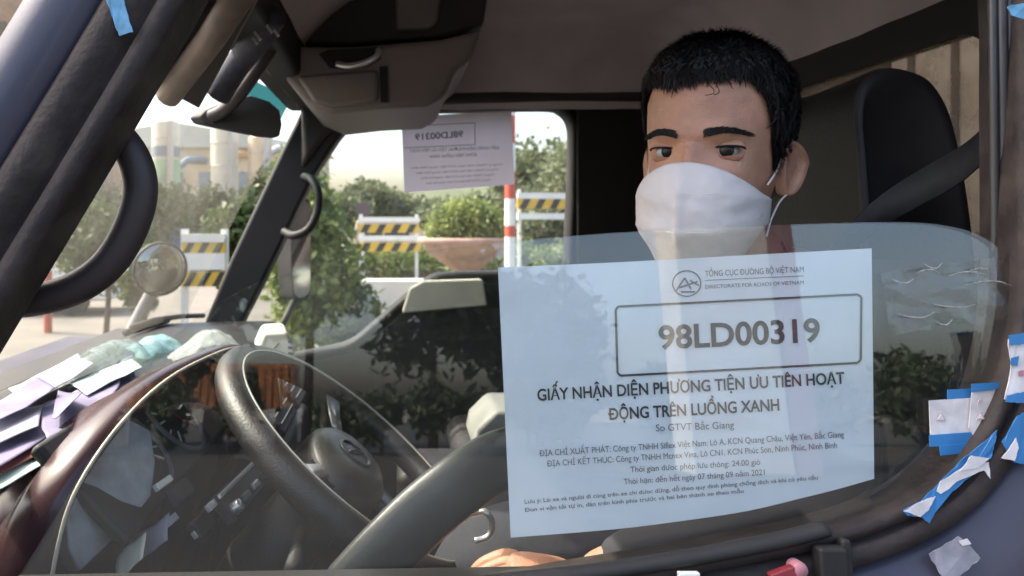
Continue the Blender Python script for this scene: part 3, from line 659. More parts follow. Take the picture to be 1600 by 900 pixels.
# neck, arms and hands: one skinned skeleton joined to the head
def skin_mesh(verts, edges, root=0, sub=2):
    me = bpy.data.meshes.new('sk'); me.from_pydata([tuple(v[0]) for v in verts], edges, []); o = bpy.data.objects.new('sk', me); COL.objects.link(o)
    o.modifiers.new('skin', 'SKIN'); 
    if not me.skin_vertices: bm = bmesh.new(); bm.from_mesh(me); bm.verts.layers.skin.verify(); bm.to_mesh(me); bm.free()
    for i, v in enumerate(verts):
        r = v[1]; r = r if isinstance(r, tuple) else (r, r); me.skin_vertices[0].data[i].radius = r; me.skin_vertices[0].data[i].use_root = (i == root)
    s = o.modifiers.new('sub', 'SUBSURF'); s.levels = sub; s.render_levels = sub
    dg_ = bpy.context.evaluated_depsgraph_get(); e = o.evaluated_get(dg_); m2 = e.to_mesh()
    vs = [v.co.copy() for v in m2.vertices]; fs = [tuple(p.vertices) for p in m2.polygons]
    e.to_mesh_clear(); bpy.data.objects.remove(o); bpy.data.meshes.remove(me); return vs, fs
pel = R(.55,1.03,-.44); chest = R(.50,1.00,-.16); nb = R(.43,.92,-.07); nk = H(0,.035,-.085)
shl = R(.475,.83,-.10); shr = R(.50,1.17,-.12); ell = P(1300,790,.80); wrl = P(905,905,.83); elr = R(.42,1.27,-.34); wrr = R(.20,1.18,-.42)
hipl, hipr = R(.52,.94,-.45), R(.52,1.13,-.45); knl, knr = R(.10,.93,-.41), R(.10,1.16,-.43); anl, anr = R(-.02,.93,-.95), R(-.06,1.16,-.95)
sk = [(pel,.12),(R(.54,1.02,-.30),(.105,.13)),(chest,(.10,.13)),(nb,.060),(nk,.052),(shl,.055),(ell,.038),(wrl,.026),(shr,.055),(elr,.040),(wrr,.027),
      (hipl,.085),(knl,.058),(anl,.042),(hipr,.085),(knr,.058),(anr,.042),(anl+Vector((-.16,0,-.06)),.03),(anr+Vector((-.16,0,-.06)),.03),(shl.lerp(ell,.4),.043),(ell.lerp(wrl,.3),.037),(shr.lerp(elr,.4),.043)]
ed = [(0,1),(1,2),(2,3),(3,4),(2,5),(5,19),(19,6),(6,20),(20,7),(2,8),(8,21),(21,9),(9,10),(0,11),(11,12),(12,13),(13,17),(0,14),(14,15),(15,16),(16,18)]
body.add(*skin_mesh(sk, ed))
def hand(wr, dirv, palm, across):
    dirv, palm, across = dirv.normalized(), palm.normalized(), across.normalized()
    v = [(wr,.024),(wr+dirv*.045,(.034,.017)),(wr+dirv*.085,(.038,.015))]; e = [(0,1),(1,2)]
    body.add(*skin_mesh(v, e))
    for k, (off, L) in enumerate(((-.030,.072),(-.010,.082),(.010,.078),(.029,.062))):
        b0 = wr+dirv*.080+across*off; ch = [(b0-dirv*.02,.0095),(b0,.0095)]; p = b0.copy(); d = dirv.copy()
        for j, fr in enumerate((.45,.32,.23)):
            a = rad(32+22*j); d2 = dirv*math.cos(a)+palm*math.sin(a); p = p+d2*L*fr; ch.append((p.copy(), .0088-.0009*j))
        body.add(*skin_mesh(ch, [(i,i+1) for i in range(4)], 0, 1))
    b0 = wr+dirv*.03-across*.028; ch = [(b0,.012),(b0-across*.022+dirv*.024+palm*.008,.0105),(b0-across*.030+dirv*.052+palm*.016,.009),(b0-across*.028+dirv*.074+palm*.026,.008)]
    body.add(*skin_mesh(ch, [(0,1),(1,2),(2,3)], 0, 1))
hand(wrl, Vector((-.95,.10,.12)), Vector((0,.15,-1)), Vector((0,1,0)))
hand(wrr, Vector((-.95,-.05,.05)), Vector((0,.1,-1)), Vector((0,-1,0)))
bo = body.build('body', M_skin, person, smooth=True)
for ec in EYES:
    gaze = (Vector((0,0,ZC+.10))-H(*ec)).normalized(); c0 = H(*ec)
    e = MB(); e.cm = 0; e.sphere(c0, .0125, 20)
    eo = e.build('eye', M_sclera, bo, smooth=True)
    MB().lathe(c0, [(.0128*math.sin(a_), .0128*math.cos(a_)) for a_ in np.linspace(.58,0.001,8)], 20, gaze).build('iris', M_iris, bo, smooth=True)
for ec in EYES:
    ls = MB(); a = rad(21); R_ = .0142
    ls.tube([H(ec.x+R_*1.36*math.sin(b), ec.y-R_*math.cos(b)*math.cos(a*math.cos(b)**.5), ec.z+R_*math.cos(b)**.6*math.sin(a)+.001*math.sin(b)*(1 if ec.x > 0 else -1)) for b in np.linspace(rad(-80), rad(80), 16)], .0011, 5)
    ls.build('eyelash_line', M_hair, bo, smooth=True)
for sx in (-1, 1):
    eb = MB()
    for k in range(330):
        s_ = random.random(); xx = sx*(.013+.040*s_); zz = .0185+.0055*math.sin(s_*math.pi*.8)-.003*s_+random.uniform(-1,1)*.0042*(1-.55*s_)
        t = None
        # find the surface by angle
        lo_, hi_ = 0, 1.5
        for _ in range(16):
            md = (lo_+hi_)/2
            if head_pt(md, zz)[0] < abs(xx): lo_ = md
            else: hi_ = md
        sp = Vector(head_pt(sx*lo_, zz)); d = Vector((sx*.0075, .001, .0032-.0055*s_+random.uniform(-.001,.001))); up_ = Vector((0,0,.0005))
        b0 = sp+Vector((0,-.0012,0))
        eb.add([H(*(b0-up_)), H(*(b0+up_)), H(*(b0+d+Vector((0,-.0015,0))))], [(0,1,2)])
    eb.build('eyebrow', M_hair, bo, weld=False)
# hair: a cap of locks
hr = MB(); rows = []
def hairline(t):
    a = abs(((t+math.pi) % (2*math.pi))-math.pi)       # 0 front .. pi back
    if ((t+math.pi) % (2*math.pi))-math.pi < 0: a = max(0, a-.28)
    base = np.interp(a, [0,.35,.7,.95,1.12,1.22,1.36,1.48,1.62,2.0,math.pi], [.079,.083,.084,.066,.040,.008,-.018,-.016,.012,-.050,-.080])
    return base+.004*mnoise.noise(Vector((t*4.5,1,0)))+.002*mnoise.noise(Vector((t*17,2,0)))
def hgrow(t, q):
    a = abs(((t+math.pi) % (2*math.pi))-math.pi); sidew = math.exp(-((a-1.45)/.5)**2)
    top = min(1, q*1.5); return (.0012+(.013-.005*sidew)*math.sin(top*math.pi/2)**.8)
for q in np.linspace(0, 1, 26):
    row = []
    for t in TH:
        z0 = hairline(t); z = z0+(.1305-z0)*q
        g_ = hgrow(t, q)+.005*min(1, q*3)*mnoise.noise(Vector((math.sin(t)*6, math.cos(t)*6, q*7)))
        row.append(H(*head_pt(t, z, max(.0004, g_), False)))
    rows.append(row)
hr.strip(rows, True)
for k in range(15000):
    t = random.uniform(0, 2*math.pi); q = random.random()**(1.3 if k % 2 else .55); z0 = hairline(t); z = z0+(.1305-z0)*q-.002*random.random()
    b0 = Vector(head_pt(t, z, hgrow(t, q)*(.9+.2*q)+.002*q, False)); rr_ = min(1, math.hypot(b0.x, b0.y)/.06)
    out = Vector((math.sin(t)*rr_, -math.cos(t)*rr_, .25+.8*q)); sweep = random.uniform(-.5,.5)+.5*mnoise.noise(Vector((t*2,q*3,4)))
    fl_ = Vector((math.sin(t)*.35+math.cos(t)*sweep, -math.cos(t)*.35+math.sin(t)*sweep-.5*q, -1+.95*q+.3*random.random()*q))
    L = random.uniform(.006,.012)*(1+1.3*q); p1 = b0+out*.0026+fl_*L*.5; p2 = b0+out*(.0012+.002*q)+fl_*L; w_ = Vector((math.cos(t), math.sin(t), 0))*.0006
    hr.add([H(*(b0-w_)), H(*(b0+w_)), H(*(p1+w_*.8)), H(*(p1-w_*.8)), H(*p2)], [(0,1,2,3),(3,2,4)])
for k in range(700):                                   # swept locks that break up the cap
    t = random.uniform(-math.pi, math.pi); q0 = random.uniform(.18,.98); z0 = hairline(t); sw_ = random.uniform(-.3,.3)+.9*mnoise.noise(Vector((math.sin(t)*2,math.cos(t)*2,q0*3))); dq = random.uniform(.10,.24); pts = []
    for j in range(6):
        f = j/5; tt = t+sw_*.45*f; q = max(0, q0-dq*f); zz = hairline(tt)+(.1305-hairline(tt))*q
        pts.append(H(*head_pt(tt, zz, hgrow(tt, q)+.0045*math.sin(math.pi*f)+.002*mnoise.noise(Vector((k,f*3,1))), False)))
    hr.tube(pts, [.0026*math.sin(math.pi*(.12+.86*j/5))+.0002 for j in range(6)], 5, flat=.6)
for k in range(95):
    t = random.uniform(-1.15, 1.15); z0 = hairline(t)+random.uniform(.004,.022); b0 = Vector(head_pt(t, z0, .009, False)); Ld = random.uniform(.014,.026)*(1 if abs(t) < .8 else .7); sw_ = random.uniform(-.7,.9)
    pts = []
    for j in range(6):
        f = j/5; tt = t+sw_*.16*f*f; pts.append(H(*(Vector(head_pt(tt, z0-Ld*f, .009-.0065*f, False)))))
    rad_ = [.0030*(1-.9*(j/5)**1.3) for j in range(6)]
    hr.tube(pts, rad_, 5, flat=.5)
for (x0, a0) in ((.004,1.0),(.012,.6)):       # curls on the forehead
    cu_ = [H(x0+.012, -.094, .072)]
    for j in range(1, 9): cu_.append(H(x0+.012+a0*.008*math.sin(j*.42), -.0955-.0015*math.sin(j*.4), .072-.0036*j+.00025*j*j))
    hr.tube(cu_, .0005, 4)
hr.build('hair', M_hair, bo, smooth=True, weld=False)
# face mask
def mask_pt(s_, j):
    top = [(-.112,-.0125),(-.128,-.045),(-.129,-.086),(-.094,-.129)]; sd_ = [(.065,-.034,-.046),(.069,-.028,-.050),(.068,-.026,-.074),(.050,-.032,-.100)]
    i = min(2, int(j)); f = j-i
    yc, zc = [top[i][k]*(1-f)+top[i+1][k]*f for k in (0,1)]; xs, ys, zs_ = [sd_[i][k]*(1-f)+sd_[i+1][k]*f for k in (0,1,2)]
    a = s_*math.pi/2; ca = max(0, math.cos(a))
    x = xs*math.sin(a); y = ys+(yc-ys)*ca**.85; z = zs_+(zc-zs_)*ca**(1.5-.45*min(j,1.5))
    y += .0034*mnoise.noise(Vector((x*45, z*80, 2)))*(.45+abs(s_))+.0016*mnoise.noise(Vector((x*120+z*40, z*150, 7)))+.0018*mnoise.noise(Vector((x*18+z*60, z*20, 5)))
    y -= .0045*math.exp(-abs(x)/.006)*min(1, j*1.2, (3-j)*1.2)
    return H(x, y, z)
mk = MB(); mk.strip([[mask_pt(s_, j) for s_ in np.linspace(-1, 1, 61)] for j in np.linspace(0, 3, 31)])
msk = mk.build('face_mask', M_mask, bo, smooth=True, solid=.0015)
for p in msk.data.polygons: pass
ml = MB()
for j in (1.0, 2.0): ml.tube([mask_pt(s_, j)+fwd*.0006 for s_ in np.linspace(-.98,.98,30)], .0004, 5)
ml.build('mask_fold', M_elastic, msk, smooth=True)
for sx in (1,-1):
    el = MB()
    el.tube(catmull([H(sx*.066,-.034,-.034),H(sx*.0705,-.012,-.018),H(sx*.0745,.006,.006),H(sx*.080,.022,.019)],5), .0011, 6)
    el.tube(catmull([H(sx*.066,-.030,-.090),H(sx*.066,-.008,-.072),H(sx*.071,.010,-.052),H(sx*.078,.020,-.042)],5), .0011, 6)
    el.build('ear_loop', M_elastic, msk, smooth=True)
ks = MB()
for (a, b) in ((.80,1.75),(.84,1.72),(.90,1.2),(.92,2.2),(.92,.45)): ks.tube([mask_pt(a,b)+fwd*.001, mask_pt(a+.015,b-.09)+fwd*.0012, mask_pt(a+.03,b-.2)+fwd*.001], .0007, 4)
ks.build('mask_stitch', M_ink2, msk)
# clothes
def grow(l, ids, k): return [(l[i][0], tuple(q+k for q in (l[i][1] if isinstance(l[i][1], tuple) else (l[i][1],)*2))) for i in ids]
ids = [0,1,2,3,5,19,8,21]; mpi = {a: i for i, a in enumerate(ids)}
vv = grow(sk, ids, .014); vv.append((ell, .050)); vv.append((elr, .050)); vv.append((nb.lerp(nk,.35), .066))
vv.append((ell.lerp(wrl,.45), .046)); vv.append((ell.lerp(wrl,.93), .037)); vv.append((elr.lerp(wrr,.9), .037))
ee = [(mpi[a],mpi[b]) for a,b in ((0,1),(1,2),(2,3),(2,5),(5,19),(2,8),(8,21))]+[(mpi[19],8),(mpi[21],9),(mpi[3],10),(8,11),(11,12),(9,13)]
sb_ = MB(); sb_.add(*skin_mesh(vv, ee)); sb_.build('shirt', M_shirt, bo, smooth=True)
ids = [0,11,12,13,14,15,16]; mpi = {a: i for i, a in enumerate(ids)}
tb_ = MB(); tb_.add(*skin_mesh(grow(sk, ids, .016), [(mpi[a],mpi[b]) for a,b in ((0,11),(11,12),(12,13),(0,14),(14,15),(15,16))])); tb_.build('trousers', M_trouser, bo, smooth=True)
for a in (anl, anr):
    MB().sphere(a+Vector((-.09,0,-.075)), .05, 16, (2.4,1,.9)).build('shoe', M_rubber, bo, smooth=True)

# ================================================================== PERMITS AND LETTERING
def text_mesh(s, bold=0.0):
    for a_, b_ in (('Đ','\u00d0'),('đ','d'),('Ờ','Ò'),('Ở','O'),('ở','o'),('ờ','ò'),('ợ','o'),('ơ','o'),('ử','u'),('ữ','u'),('ỉ','i'),('ị','i')): s = s.replace(a_, b_)
    c = bpy.data.curves.new('t', 'FONT'); c.body = s; c.size = 1; c.offset = bold; c.resolution_u = 4
    o = bpy.data.objects.new('t', c); COL.objects.link(o)
    dg_ = bpy.context.evaluated_depsgraph_get(); e = o.evaluated_get(dg_); m = e.to_mesh()
    vs = [v.co.copy() for v in m.vertices]; fs = [tuple(p.vertices) for p in m.polygons]
    e.to_mesh_clear(); bpy.data.objects.remove(o); bpy.data.curves.remove(c); return vs, fs
def put_text(mb, s, p0, p1, h, fn, bold=0.0, flip=False):
    """fit a line of text between two photo pixels p0 (left end of baseline) and p1 (right end); h = cap height in px"""
    vs, fs = text_mesh(s, bold)
    if not vs: return
    x0, x1 = min(v.x for v in vs), max(v.x for v in vs)
    dx, dy = p1[0]-p0[0], p1[1]-p0[1]; L = math.hypot(dx, dy); ux, uy = dx/L, dy/L; k = h/.70
    out = []
    for v in vs:
        a = (v.x-x0)/(x1-x0)*L; b = v.y*k
        nx_, ny_ = (uy, -ux) if not flip else (-uy, ux)
        out.append(fn(p0[0]+ux*a+nx_*b, p0[1]+uy*a+ny_*b))
    mb.add(out, fs)
def bar(mb, p0, p1, t, fn):
    dx, dy = p1[0]-p0[0], p1[1]-p0[1]; L = math.hypot(dx, dy); nx_, ny_ = -dy/L*t/2, dx/L*t/2; k = max(2, int(L/20))
    r1 = [fn(p0[0]+dx*i/k+nx_, p0[1]+dy*i/k+ny_) for i in range(k+1)]; r2 = [fn(p0[0]+dx*i/k-nx_, p0[1]+dy*i/k-ny_) for i in range(k+1)]
    mb.strip([r1, r2])
def pwave(u, v):
    s_ = Vector((u*.006, v*.006, 1)); 
    cr_ = 0
    for (x0, y0, x1, y1, a_) in ((1130,640,1380,730,.0016),(1180,700,1370,640,.0012),(800,760,1000,700,.0010),(860,420,930,840,.0010),(1240,400,1300,600,.0008)):
        dx, dy = x1-x0, y1-y0; L2 = dx*dx+dy*dy; t = max(0, min(1, ((u-x0)*dx+(v-y0)*dy)/L2)); d = math.hypot(u-x0-t*dx, v-y0-t*dy); cr_ += a_*math.exp(-d/22)
    return .0013*mnoise.noise(s_)+.0011*mnoise.noise(s_*2.7)+cr_
def PP(u, v, lift=0.0):                                 # on the permit, behind the glass
    lo = max(0, (v-720)/110)*max(0, (u-1150)/220)
    return D(u, v, -.0222+pwave(u,v)+lift-.006*lo)
permit = empty('permit_sheet', PP(1070,840))
tag(permit, 'large white printed permit sheet reading 98LD00319 taped inside the driver window', 'paper')
top_e = catmull(px2([(778,418),(960,410),(1160,399),(1362,388)]), 8); bot_e = catmull(px2([(798,840),(960,827),(1080,812),(1170,798),(1250,779),(1310,764),(1366,748)]), 4)
sh_ = MB(); nn_ = 72; mm_ = 54
def edge_at(e, s_): x = s_*(len(e)-1); i = min(len(e)-2, int(x)); return e[i].lerp(e[i+1], x-i)
sh_.strip([[PP(*edge_at(top_e, i/nn_).lerp(edge_at(bot_e, i/nn_), j/mm_).to_2d()) for i in range(nn_+1)] for j in range(mm_+1)])
sheet = sh_.build('sheet', M_paper, permit, smooth=True)
PT = lambda u, v: PP(u, v, .0007)
t1 = MB(); put_text(t1, '98LD00319', (1030,545), (1282,533), 36, PT, .022)
bc = [(962,484),(966,479),(1340,460),(1346,464),(1345,562),(1340,567),(970,587),(965,583)]
for a, b in zip(bc, bc[1:]+bc[:1]): bar(t1, a, b, 3.4, PT)
t1.build('number_box', M_ink, permit, weld=False)
t2 = MB(); put_text(t2, 'GIẤY NHẬN DIỆN PHƯƠNG TIỆN ƯU TIÊN HOẠT', (840,626), (1320,599), 18, PT, .02)
put_text(t2, 'ĐỘNG TRÊN LUỒNG XANH', (951,656), (1218,641), 18, PT, .02); t2.build('title_lettering', M_ink, permit, weld=False)
t3 = MB()
put_text(t3, 'Sở GTVT Bắc Giang', (1025,674), (1147,669), 11, PT)
put_text(t3, 'ĐỊA CHỈ XUẤT PHÁT: Công ty TNHH Siflex Việt Nam: Lô A, KCN Quang Châu, Việt Yên, Bắc Giang', (843,713), (1319,683), 9.5, PT)
put_text(t3, 'ĐỊA CHỈ KẾT THÚC: Công ty TNHH Mcnex Vina, Lô CN1, KCN Phúc Sơn, Ninh Phúc, Ninh Bình', (855,729), (1308,700), 9.5, PT)
put_text(t3, 'Thời gian được phép lưu thông: 24.00 giờ', (985,738), (1188,726), 9, PT)
put_text(t3, 'Thời hạn: đến hết ngày 07 tháng 09 năm 2021', (975,757), (1195,742), 9, PT)
put_text(t3, 'Lưu ý: Lái xe và người đi cùng trên xe chỉ được dừng, đỗ theo quy định phòng chống dịch và khi có yêu cầu', (820,787), (1278,749), 6.5, PT, .004)
put_text(t3, 'Đơn vị vận tải tự in, dán trên kính phía trước và hai bên thành xe theo mẫu', (820,800), (1162,770), 6.5, PT, .004)
put_text(t3, 'TỔNG CỤC ĐƯỜNG BỘ VIỆT NAM', (1102,432), (1256,425), 9, PT)
put_text(t3, 'DIRECTORATE FOR ROADS OF VIETNAM', (1102,451), (1256,444), 6, PT)
t5 = MB(); bar(t5, (1102,438), (1256,431), 1, PT); t5.build('rule_line', M_ink2, permit, weld=False)
t3.build('small_lettering', M_ink2, permit, weld=False); t3 = MB()
ring = [(1073+22*math.cos(a), 443+20*math.sin(a)) for a in np.linspace(0, 2*math.pi, 28)]
for a, b in zip(ring, ring[1:]): bar(t3, a, b, 2.0, PT)
for a, b in (((1056,455),(1070,434)),((1070,434),(1080,452)),((1060,450),(1090,440)),((1078,438),(1092,446)),((1064,456),(1086,456))): bar(t3, a, b, 2.4, PT)
t3.build('emblem', M_ink2, permit, weld=False)
# far permit, seen from behind
def PF(u, v, lift=0.0): return P(u, v, 2.035-lift)+Vector((0,.002*math.sin(u*.05)*math.sin(v*.04),0))
fpm = empty('permit_sheet', PF(715,300)); tag(fpm, 'lilac backlit permit sheet hanging in the far passenger window, its print reversed', 'paper')
MB().strip([[PF(627+(799-627)*i/16+5*j/10, (182-(i/16)*8)*(1-j/10)+(301-13*(i/16))*(j/10)) for i in range(17)] for j in range(11)]).build('sheet', M_paper2, fpm, smooth=True)
t4 = MB(); PQ = lambda u, v: PF(u, v, .004)
put_text(t4, '98LD00319', (724,214), (649,219), 10, PQ, .015, flip=True)
for a, b, t in (((632,197),(742,192),1.0),((742,192),(742,226),1.0),((742,226),(632,231),1.0)): bar(t4, a, b, t, PQ)
put_text(t4, 'GIẤY NHẬN DIỆN PHƯƠNG TIỆN ƯU TIÊN HOẠT', (780,233), (640,238), 5, PQ, .0, flip=True)
put_text(t4, 'ĐỘNG TRÊN LUỒNG XANH', (745,244), (672,247), 5, PQ, .0, flip=True)
for k in range(4): put_text(t4, 'Công ty TNHH Việt Nam KCN Bắc Giang Ninh Bình', (785-k*6,258+k*8), (642+k*8,264+k*8), 3, PQ, flip=True)
t4.build('lettering', M_ink2, fpm, weld=False)

# ================================================================== STICKERS AND TAPE
def patch(name, px, m, label, cat, h=.004, group=None, parts=(), fn=D, amp=0):
    def rag(pp, k=5, a_=1.3):
        out = []
        for i in range(len(pp)):
            (u0_, v0_), (u1_, v1_) = pp[i], pp[(i+1) % len(pp)]
            for j in range(k):
                f = j/k; e_ = a_*math.hypot(u1_-u0_, v1_-v0_)/40 if j else 0; e_ = min(a_, e_)
                out.append((u0_+(u1_-u0_)*f+random.uniform(-e_,e_), v0_+(v1_-v0_)*f+random.uniform(-e_,e_)))
        return out
    ragged = name == 'tape_strip'
    if ragged: px = rag(px)
    pts = [fn(u, v, h+(.0012*mnoise.noise(Vector((u*.09,v*.09,1))) if ragged else 0)+(amp*mnoise.noise(Vector((u*.05,v*.05,3))) if amp else 0)) for u, v in px]; c = sum(pts, Vector())/len(pts)
    root = empty(name, c); n = len(pts)
    b = MB(); b.prism(pts, [p-DN*.0008 for p in pts]); b.build('backing', m, root)
    for nm, q, mm, dh in parts:
        pp = [fn(u, v, h+dh+.0006) for u, v in (rag(q) if ragged else q)]; z = MB(); z.prism(pp, [p-DN*.0006 for p in pp]); z.build(nm, mm, root)
    return tag(root, label, cat, group)
def tri(cx_, cy_, r): return [(cx_,cy_-r),(cx_+r,cy_+r*.8),(cx_-r,cy_+r*.8)]
GS = 'stickers at the rear corner of the driver window'
patch('sticker', [(1481,609),(1522,607),(1522,632),(1481,634)], M_blue, 'small plain blue sticker peeking out above the square white sticker', 'sticker', -.0105, GS)
patch('sticker', [(1452,626),(1519,622),(1522,676),(1454,680)], M_tapew, 'square white sticker with a faint triangle and a blue band under it', 'sticker', -.0085, GS,
      [('blue_band',[(1452,680),(1535,674),(1536,694),(1453,698)],M_blue,.0005),('lower_band',[(1468,697),(1556,688),(1545,704),(1470,712)],M_blue,.001),('triangle_mark',tri(1471,651,8),M_pinkink,.0012),('triangle_centre',tri(1471,652,5),M_tapew,.002)])
patch('sticker', [(1519,612),(1566,606),(1556,668),(1524,686),(1514,668)], M_tapew, 'crumpled white sticker with blue top edge at the window corner', 'sticker', -.0065, GS,
      [('blue_band',[(1518,600),(1562,597),(1566,607),(1519,613)],M_blue,.001),('triangle_mark',tri(1533,650,7),M_pinkink,.0012),('triangle_centre',tri(1533,651,4),M_tapew,.002),('small_mark',tri(1532,626,4),M_pinkink,.0012)])
patch('tape_strip', [(1412,797),(1440,783),(1470,752),(1500,722),(1540,690),(1558,672),(1556,690),(1548,716),(1520,742),(1488,768),(1462,800),(1452,818),(1440,808),(1418,806)], M_blue, 'torn blue and white tape strip running along the window corner seal', 'tape', .010, GS,
      [('white_scrap',[(1470,752),(1512,728),(1545,722),(1548,748),(1538,735),(1500,750),(1470,772),(1464,768)],M_tapew,.001),('white_scrap',[(1412,799),(1446,781),(1462,776),(1452,796),(1438,808)],M_tapew,.001),('white_scrap',[(1500,736),(1518,712),(1546,716),(1530,730)],M_tapew,.0018)])
GT = 'tape pieces on the door frame'
patch('tape_strip', [(1576,530),(1612,522),(1612,628),(1570,624),(1580,575)], M_tapew, 'white patterned tape with blue marks on the rear window frame', 'tape', .014, GT,
      [('blue_mark',[(1576,524),(1610,518),(1610,536),(1580,540)],M_blue,.001),('blue_mark',[(1574,618),(1600,612),(1604,630),(1572,628)],M_blue,.001),('blue_mark',[(1580,560),(1592,556),(1590,572),(1580,570)],M_blue,.001),('red_mark',[(1592,580),(1600,578),(1600,588),(1592,588)],M_pink,.001)])
patch('tape_strip', [(1566,690),(1590,650),(1612,640),(1612,728),(1584,722)], M_blue, 'blue tape with a white end on the lower rear frame corner', 'tape', .012, GT, [('white_end',[(1565,716),(1588,684),(1592,700),(1586,720)],M_tapew,.001)])
patch('tape_strip', [(1574,10),(1612,2),(1612,24),(1600,30),(1582,24)], M_ltblue, 'scrap of blue tape high on the rear door frame', 'tape', .012, GT)
patch('tape_strip', [(158,-30),(186,-30),(196,10),(208,50),(186,56),(174,24)], M_ltblue, 'light blue tape strip stuck across the top of the front door frame', 'tape', .0105, GT)
patch('tape_strip', [(1452,866),(1498,838),(1512,848),(1532,872),(1500,900),(1478,912)], mat('grey_tape',(.30,.29,.33),.35,0,.2,40,.4,60), 'dull grey translucent tape patch on the blue door paint', 'tape', .0095, GT, [('torn_fleck',[(1498,846),(1512,842),(1518,850),(1504,853)],M_tapew,.001)])
# clear film stuck to the upper corner of the glass
fm_ = MB(); rows = crumple(18, 34, lambda a, b: D(1376+185*a+18*b, 428-26*a+96*b, -.0105), .0030, 4, 60)
fm_.strip(rows); q = fm_.build('clear_film', M_film, None, smooth=True); tag(q, 'wrinkled clear film stuck on the upper rear part of the driver glass', 'film')
M_wr = glassmat('film_highlight', (.9,.9,.9), 1.9, .15, .35, (.75,.74,.70), 120)  # whitish strips, highlights of the wrinkles put into the film colour
for k in range(9):
    u_ = 1385+random.random()*130; v_ = 412+random.random()**1.4*90
    L_ = random.uniform(26,80); sg_ = random.choice((-1,1)); c_ = catmull([D(u_,v_,-.008),D(u_+L_*.3,v_+5*sg_,-.007),D(u_+L_*.7,v_+6*sg_,-.007),D(u_+L_,v_+random.uniform(-3,3),-.008)],4)
    MB().tube(c_, [.0002+.0006*math.sin(math.pi*i/(len(c_)-1))*random.uniform(.4,1) for i in range(len(c_))], 5).build('wrinkle_highlight', M_wr, q, smooth=True)
# red and pink clip on the sill
rp = empty('toy_clip', D(1236,900,.012)); tag(rp, 'small red and pink plastic clip on the driver door sill', 'clip')
MB().obox(D(1222,897,.016), tx+tz*.35, tz-tx*.35, DN, .010, .004, .004).build('red_arm', M_red, rp, bevel=.0015)
MB().lathe(D(1246,888,.014), [(0,.006),(.005,.006),(.006,.003),(.006,-.006)], 16, DN).build('pink_knob', M_pink, rp, smooth=True)
MB().obox(D(1076,902,.014), tx, tz, DN, .008, .004, .003).build('moulding_clip', M_white, door_o, bevel=.001)

# ================================================================== THINGS ON THE DASH
def sheet_on(name, px, z0, m, label, cat, group, amp=.004, seed=1, curl=0):
    def f(a, b):
        q0 = Vector(px[0]).lerp(Vector(px[1]), a); q1 = Vector(px[3]).lerp(Vector(px[2]), a); q = q0.lerp(q1, b)
        p = Pz(q.x, q.y, z0); p.z += curl*(a**2); return p
    rows = crumple(16, 22, f, amp*.75, seed, 13); o = MB().strip(rows).build(name, m, None, smooth=True, solid=.0008)
    return tag(o, label, cat, group)
GP = 'loose sheets on the dashboard'
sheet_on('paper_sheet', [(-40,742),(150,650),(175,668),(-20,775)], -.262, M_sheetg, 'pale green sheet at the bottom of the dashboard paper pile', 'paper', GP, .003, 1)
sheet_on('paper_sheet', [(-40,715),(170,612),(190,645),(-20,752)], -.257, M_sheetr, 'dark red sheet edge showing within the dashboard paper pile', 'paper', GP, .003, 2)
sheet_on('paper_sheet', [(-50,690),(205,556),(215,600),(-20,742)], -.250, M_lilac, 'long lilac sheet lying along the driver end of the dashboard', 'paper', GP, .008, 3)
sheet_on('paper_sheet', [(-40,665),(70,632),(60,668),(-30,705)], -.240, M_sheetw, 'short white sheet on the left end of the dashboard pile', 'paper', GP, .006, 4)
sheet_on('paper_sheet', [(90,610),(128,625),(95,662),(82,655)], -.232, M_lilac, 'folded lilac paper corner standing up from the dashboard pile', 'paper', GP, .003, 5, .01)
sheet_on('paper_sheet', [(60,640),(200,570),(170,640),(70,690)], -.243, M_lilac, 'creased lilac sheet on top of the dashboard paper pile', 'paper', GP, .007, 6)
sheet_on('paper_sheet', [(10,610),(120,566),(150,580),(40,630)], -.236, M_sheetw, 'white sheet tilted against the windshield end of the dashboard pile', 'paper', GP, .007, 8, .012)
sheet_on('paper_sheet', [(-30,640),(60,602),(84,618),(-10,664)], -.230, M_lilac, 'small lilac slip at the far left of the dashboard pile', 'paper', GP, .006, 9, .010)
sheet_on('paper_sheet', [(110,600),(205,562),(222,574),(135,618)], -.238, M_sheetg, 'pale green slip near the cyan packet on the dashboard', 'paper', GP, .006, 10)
sheet_on('black_folder', [(20,640),(190,562),(178,585),(30,668)], -.249, M_rubber, 'black plastic folder lying beneath the windshield on the dashboard', 'folder', None, .004, 7)
def bag(name, quad, h, m, label, cat, seed, z0=-.262):
    def f(a, b):
        q0 = Vector(quad[0]).lerp(Vector(quad[1]), a); q1 = Vector(quad[3]).lerp(Vector(quad[2]), a); q = q0.lerp(q1, b); p = Pz(q.x, q.y, z0)
        p.z += h*math.sin(math.pi*min(1,max(0,a)))**.6*math.sin(math.pi*b)**.6; return p
    o = MB().strip(crumple(22, 26, f, .010, seed, 26)).build(name, m, None, smooth=True); return tag(o, label, cat)
bag('plastic_bag', [(85,600),(215,545),(240,560),(110,625)], .05, M_bag, 'crumpled greenish clear plastic bag on the dashboard behind the windshield', 'bag', 11)
bag('mask_packet', [(200,545),(262,528),(285,545),(215,562)], .022, M_bagc, 'small cyan plastic packet on the dashboard by the wiper', 'packet', 12)
bag('plastic_bag', [(262,560),(352,535),(385,552),(300,585)], .045, M_bagw, 'white translucent plastic bag on the dashboard beside the beige box', 'bag', 13)
bx_ = empty('dash_box', Pz(430,575,-.262)); tag(bx_, 'cream plastic device box with small dark slots on the dashboard', 'device')
b4 = [(398,552),(412,520),(448,518),(462,545),(460,574),(436,578)]
